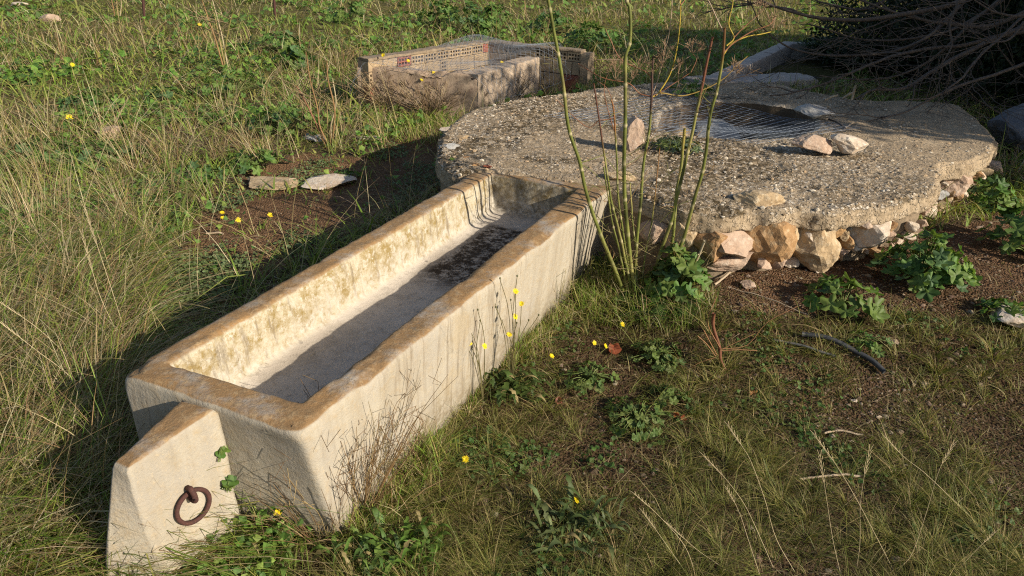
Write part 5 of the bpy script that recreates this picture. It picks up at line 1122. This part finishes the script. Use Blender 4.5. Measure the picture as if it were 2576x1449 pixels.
# small broad leaves of the ground cover
def cover(P, size, col, tilt=.5, rise=.03):
    n = len(P); k = 8; t = np.arange(k) * 2 * np.pi / k; r = np.array([1, .72, .95, .7, .9, .72, .95, .7])
    nn = np.stack([rng.normal(0, tilt, n), rng.normal(0, tilt, n) - .2, np.ones(n)], 1); nn /= np.linalg.norm(nn, axis=1)[:, None]
    a1 = np.cross(nn, rng.normal(size=(n, 3))); a1 /= np.linalg.norm(a1, axis=1)[:, None]; a2 = np.cross(nn, a1)
    C0 = P + np.array([0, 0, 1.]) * (rise * rng.uniform(.3, 1.6, n))[:, None]
    rim = C0[:, None] + (np.cos(t) * r)[None, :, None] * a1[:, None] * size[:, None, None] + (np.sin(t) * r)[None, :, None] * a2[:, None] * size[:, None, None] * .85 + nn[:, None] * (size[:, None] * (.18 * np.cos(2 * t))[None])[..., None]
    V = np.concatenate([C0[:, None], rim], 1); j = np.arange(k); F0 = np.stack([0 * j, 1 + j, 1 + (j + 1) % k], 1); return V.reshape(-1, 3), (F0[None] + (np.arange(n) * (k + 1))[:, None, None]).reshape(-1, 3), np.repeat(col, k + 1, 0)
P = scatter(100000, -250, 2300, -45, 1640); k = free(P) & ~rightm(P); dens = np.where(soilm(P), .02, np.clip(.06 + 2.2 * (fbm(P[:, :2], 1.1, 3, 111) - .0), 0, 1)); P = grnd(P[k & (rng.uniform(0, 1, len(P)) < dens)]); n = len(P)
mb = MB(); mb.add(*cover(P, np.maximum(.013, dist2(P) * .0040) * rng.uniform(.6, 1.4, n), pick([(.12, .23, .04), (.16, .29, .048), (.10, .185, .045), (.21, .30, .06)], n), rise=.075))
P = scatter(34000, 600, 2800, 640, 1640); k = free(P) & rightm(P) & ~barem(P); dens = np.clip(2.4 * (fbm(P[:, :2], 3, 3, 112) - .06), 0, 1); P = grnd(P[k & (rng.uniform(0, 1, len(P)) < dens)]); n = len(P)
mb.add(*cover(P, rng.uniform(.006, .014, n), pick([(.06, .12, .027), (.08, .14, .033), (.11, .15, .04)], n), rise=.02))
P = scatter(30000, 380, 1150, 320, 860); k = free(P) & soilm(P); dens = np.clip(5. * (fbm(P[:, :2], 2.6, 3, 113) - .02), 0, 1); P = grnd(P[k & (rng.uniform(0, 1, len(P)) < dens)]); n = len(P)
mb.add(*cover(P, rng.uniform(.006, .014, n), pick([(.14, .19, .075), (.18, .23, .1), (.12, .16, .055)], n), rise=.025))
stuff(mb.build('ground_cover', M['leaf'], None, False), 'small leaved creeping weeds covering the ground in patches', 'ground cover')

# gravel and crumbs of soil
P = scatter(26000, 500, 2840, 320, 1640); k = free(P) & (rightm(P) | soilm(P)); dens = np.where(barem(P) | inpoly(P, Z_GRAV), 1., .2); P = grnd(P[k & (rng.uniform(0, 1, len(P)) < dens)]); P[:, 2] += .004; n = len(P)
mb = MB(); pebbles(mb, P, np.clip(rng.lognormal(-5.35, .5, n), .0025, .016), pick([(.17, .115, .08), (.12, .08, .055), (.22, .16, .11), (.09, .06, .04), (.28, .22, .16)], n))
stuff(mb.build('gravel', M['pebble'], None, False), 'reddish gravel and soil crumbs on the bare ground', 'gravel')

# ------------------------------------------------------------------ the tree at the right: trunk out of frame, low bare branches and dark crown in frame
def grow(mb, p, d, L, r, depth, rg, up=0., col=(1, 1, 1), tips=None, bend=.22):
    n = 9; P = [np.array(p, float)]; d = np.array(d, float); d /= np.linalg.norm(d)
    for k in range(n):
        d = d + rg.normal(0, bend, 3) * .5 + np.array([0, 0, up]); d /= np.linalg.norm(d); P.append(P[-1] + d * L / n)
    P = np.array(P); mb.tube(P, r * np.linspace(1, .45, n + 1), 6 if r > .01 else 4, col, cap=False)
    if tips is not None: tips.extend(P[4:])
    if depth > 0:
        for _ in range(rg.integers(3, 6)):
            k = rg.integers(3, n + 1); dd = (P[k] - P[k - 1]); dd /= np.linalg.norm(dd); dd = dd + rg.normal(0, .55, 3); grow(mb, P[k], dd, L * rg.uniform(.45, .7), r * .5, depth - 1, rg, up, col, tips, bend)
TB = np.array([7.4, 6.6, 0.])
tree = empty('shade_tree', TB, 'dark dense tree at the right with low bare branches hanging over the slab', 'tree')
mb = MB(); mb.tube(smoothline([TB + [0, 0, -.1], TB + [.05, 0, .7], TB + [-.1, .1, 1.5], TB + [.1, 0, 2.6]], 16), np.linspace(.24, .13, 16), 12); mb.build('trunk', M['bark'], tree)
tips = []
def branch_px(px, y0, y1, r0, seed, depth=1):
    rg = np.random.default_rng(seed); k = len(px); P = smoothline([onplane(u, v, y0 + (y1 - y0) * j / (k - 1)) for j, (u, v) in enumerate(px)], 30); mb = MB()
    P = P + .02 * np.stack([fbm(P, 3, 3, seed + j) for j in range(3)], 1)
    mb.tube(P, r0 * np.linspace(1, .3, 30), 7, cap=False)
    for _ in range(5):
        j = rg.integers(6, 29); dd = P[j] - P[j - 1]; dd /= np.linalg.norm(dd); grow(mb, P[j], dd + rg.normal(0, .45, 3) * [1, 1, .7], rg.uniform(.3, .8), r0 * .3, depth, rg, 0, tips=None, bend=.3)
    mb.build('branch', M['bark'], tree)
BPX = [([(2700, 40), (2560, 70), (2400, 150), (2330, 190), (2270, 225), (2200, 228), (2150, 250)], 6.4, 5.5, .024), ([(2700, -40), (2500, -20), (2350, 20), (2200, 45), (2080, 50), (1960, 20), (1900, -5)], 6.4, 6.2, .026),
 ([(2660, 60), (2440, 110), (2300, 130), (2200, 155), (2060, 215), (1940, 240)], 6.6, 5.8, .02), ([(2500, -60), (2420, 10), (2340, 90), (2240, 130), (2110, 140), (2000, 125), (1920, 80)], 6.8, 6.4, .02),
 ([(2700, 120), (2520, 180), (2380, 230), (2280, 280), (2220, 300)], 6.0, 5.0, .016), ([(2650, -100), (2480, 30), (2350, 90), (2180, 100), (2030, 60)], 7.2, 7.0, .02), ([(2640, 0), (2500, 60), (2390, 60), (2250, 30), (2130, -10)], 6.4, 6.3, .022),
 ([(2600, 20), (2480, 130), (2420, 200), (2350, 245), (2280, 250)], 6.0, 5.2, .012), ([(2560, -40), (2440, 60), (2330, 160), (2200, 200), (2060, 190)], 6.7, 6.2, .015), ([(2440, -60), (2390, 60), (2392, 120), (2340, 200)], 6.2, 5.9, .012), ([(2650, 10), (2570, 40), (2500, 30), (2440, -10)], 5.6, 5.5, .014), ([(2576, 60), (2540, 100), (2480, 110)], 5.4, 5.3, .012), ([(2280, -40), (2180, 20), (2080, 10), (1990, -20)], 7, 7, .014)]
for i, (px, y0, y1, r0) in enumerate(BPX): branch_px(px, y0, y1, r0, 500 + i)
# inner thicket: fine twigs and small dark leaves
rg = np.random.default_rng(9); mb = MB()
for i in range(170):
    p = np.array([rg.uniform(4.4, 7.5), rg.uniform(6.2, 9.5), rg.uniform(0, .4)]); 
    grow(mb, p, [rg.normal(-.5, .6), rg.normal(-.3, .5), rg.uniform(.3, 1)], rg.uniform(.7, 1.7), .008, 1, rg, .02, bend=.25)
mb.build('twigs', M['bark'], tree)
def leafcloud(mb, ctr, rad, n, size, cols, shell=.0):
    ctr, rad = np.array(ctr), np.array(rad); X = rng.normal(size=(n, 3)); X /= np.linalg.norm(X, axis=1)[:, None]; rr_ = rng.uniform(shell, 1, n) ** (1 / 2.); lump = 1 + .28 * fbm(X, 2.2, 3, int(ctr[0] * 10))
    P = ctr + X * rad * (rr_ * lump)[:, None]; k = (P[:, 2] > .03) & (fbm(P, 1.7, 2, 7) > -.42); P = P[k]; n = len(P); d = rng.normal(size=(n, 3)); d /= np.linalg.norm(d, axis=1)[:, None]; s = np.cross(d, rng.normal(size=(n, 3))); s /= np.linalg.norm(s, axis=1)[:, None]
    L_ = size * rng.uniform(.6, 1.4, (n, 1)); V = np.stack([P, P + d * L_ * .5 + s * L_ * .2, P + d * L_, P + d * L_ * .5 - s * L_ * .2], 1); mb.add(V.reshape(-1, 3), np.arange(n * 4).reshape(n, 4), np.repeat(pick(cols, n), 4, 0))
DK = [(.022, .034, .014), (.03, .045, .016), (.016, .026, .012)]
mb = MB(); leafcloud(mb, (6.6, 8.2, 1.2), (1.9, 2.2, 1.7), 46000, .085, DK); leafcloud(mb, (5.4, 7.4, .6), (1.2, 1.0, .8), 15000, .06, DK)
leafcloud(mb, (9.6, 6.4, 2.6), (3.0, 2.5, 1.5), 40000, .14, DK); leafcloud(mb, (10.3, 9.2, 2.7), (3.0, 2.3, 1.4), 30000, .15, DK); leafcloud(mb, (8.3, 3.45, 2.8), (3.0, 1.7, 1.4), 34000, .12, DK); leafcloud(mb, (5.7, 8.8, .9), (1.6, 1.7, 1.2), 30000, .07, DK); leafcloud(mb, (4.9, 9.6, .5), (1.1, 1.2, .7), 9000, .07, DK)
mb.build('crown', M['leaf'], tree, False)
# twigs and bark bits lying on the slab under the tree
for i, (u0, v0, u1, v1, z1, lb) in enumerate(((2143, 252, 2152, 215, .16, 'short upright bleached twig stub at the back edge of the slab'), (2075, 252, 2108, 240, .05, 'pale twig bit on the back edge of the slab, left of the upright stub'), (2119, 248, 2150, 232, .05, 'forked orange twig bit on the back edge of the slab'), (2085, 300, 2126, 322, .02, 'thin dark twig lying on the smooth part of the slab'), (2126, 322, 2156, 306, .02, 'orange ended twig on the shaded part of the slab'))):
    p0 = at(u0, v0, SZ + .012); p1 = onplane(u1, v1, p0[1]) if i < 3 else at(u1, v1, SZ + .02); line_thing('fallen_twig', [p0, (p0 + p1) / 2 + [0, 0, .008], p1], .009 if i < 3 else .006, 'drywood' if i != 3 else 'bark', lb, 'twig', 6, 8)
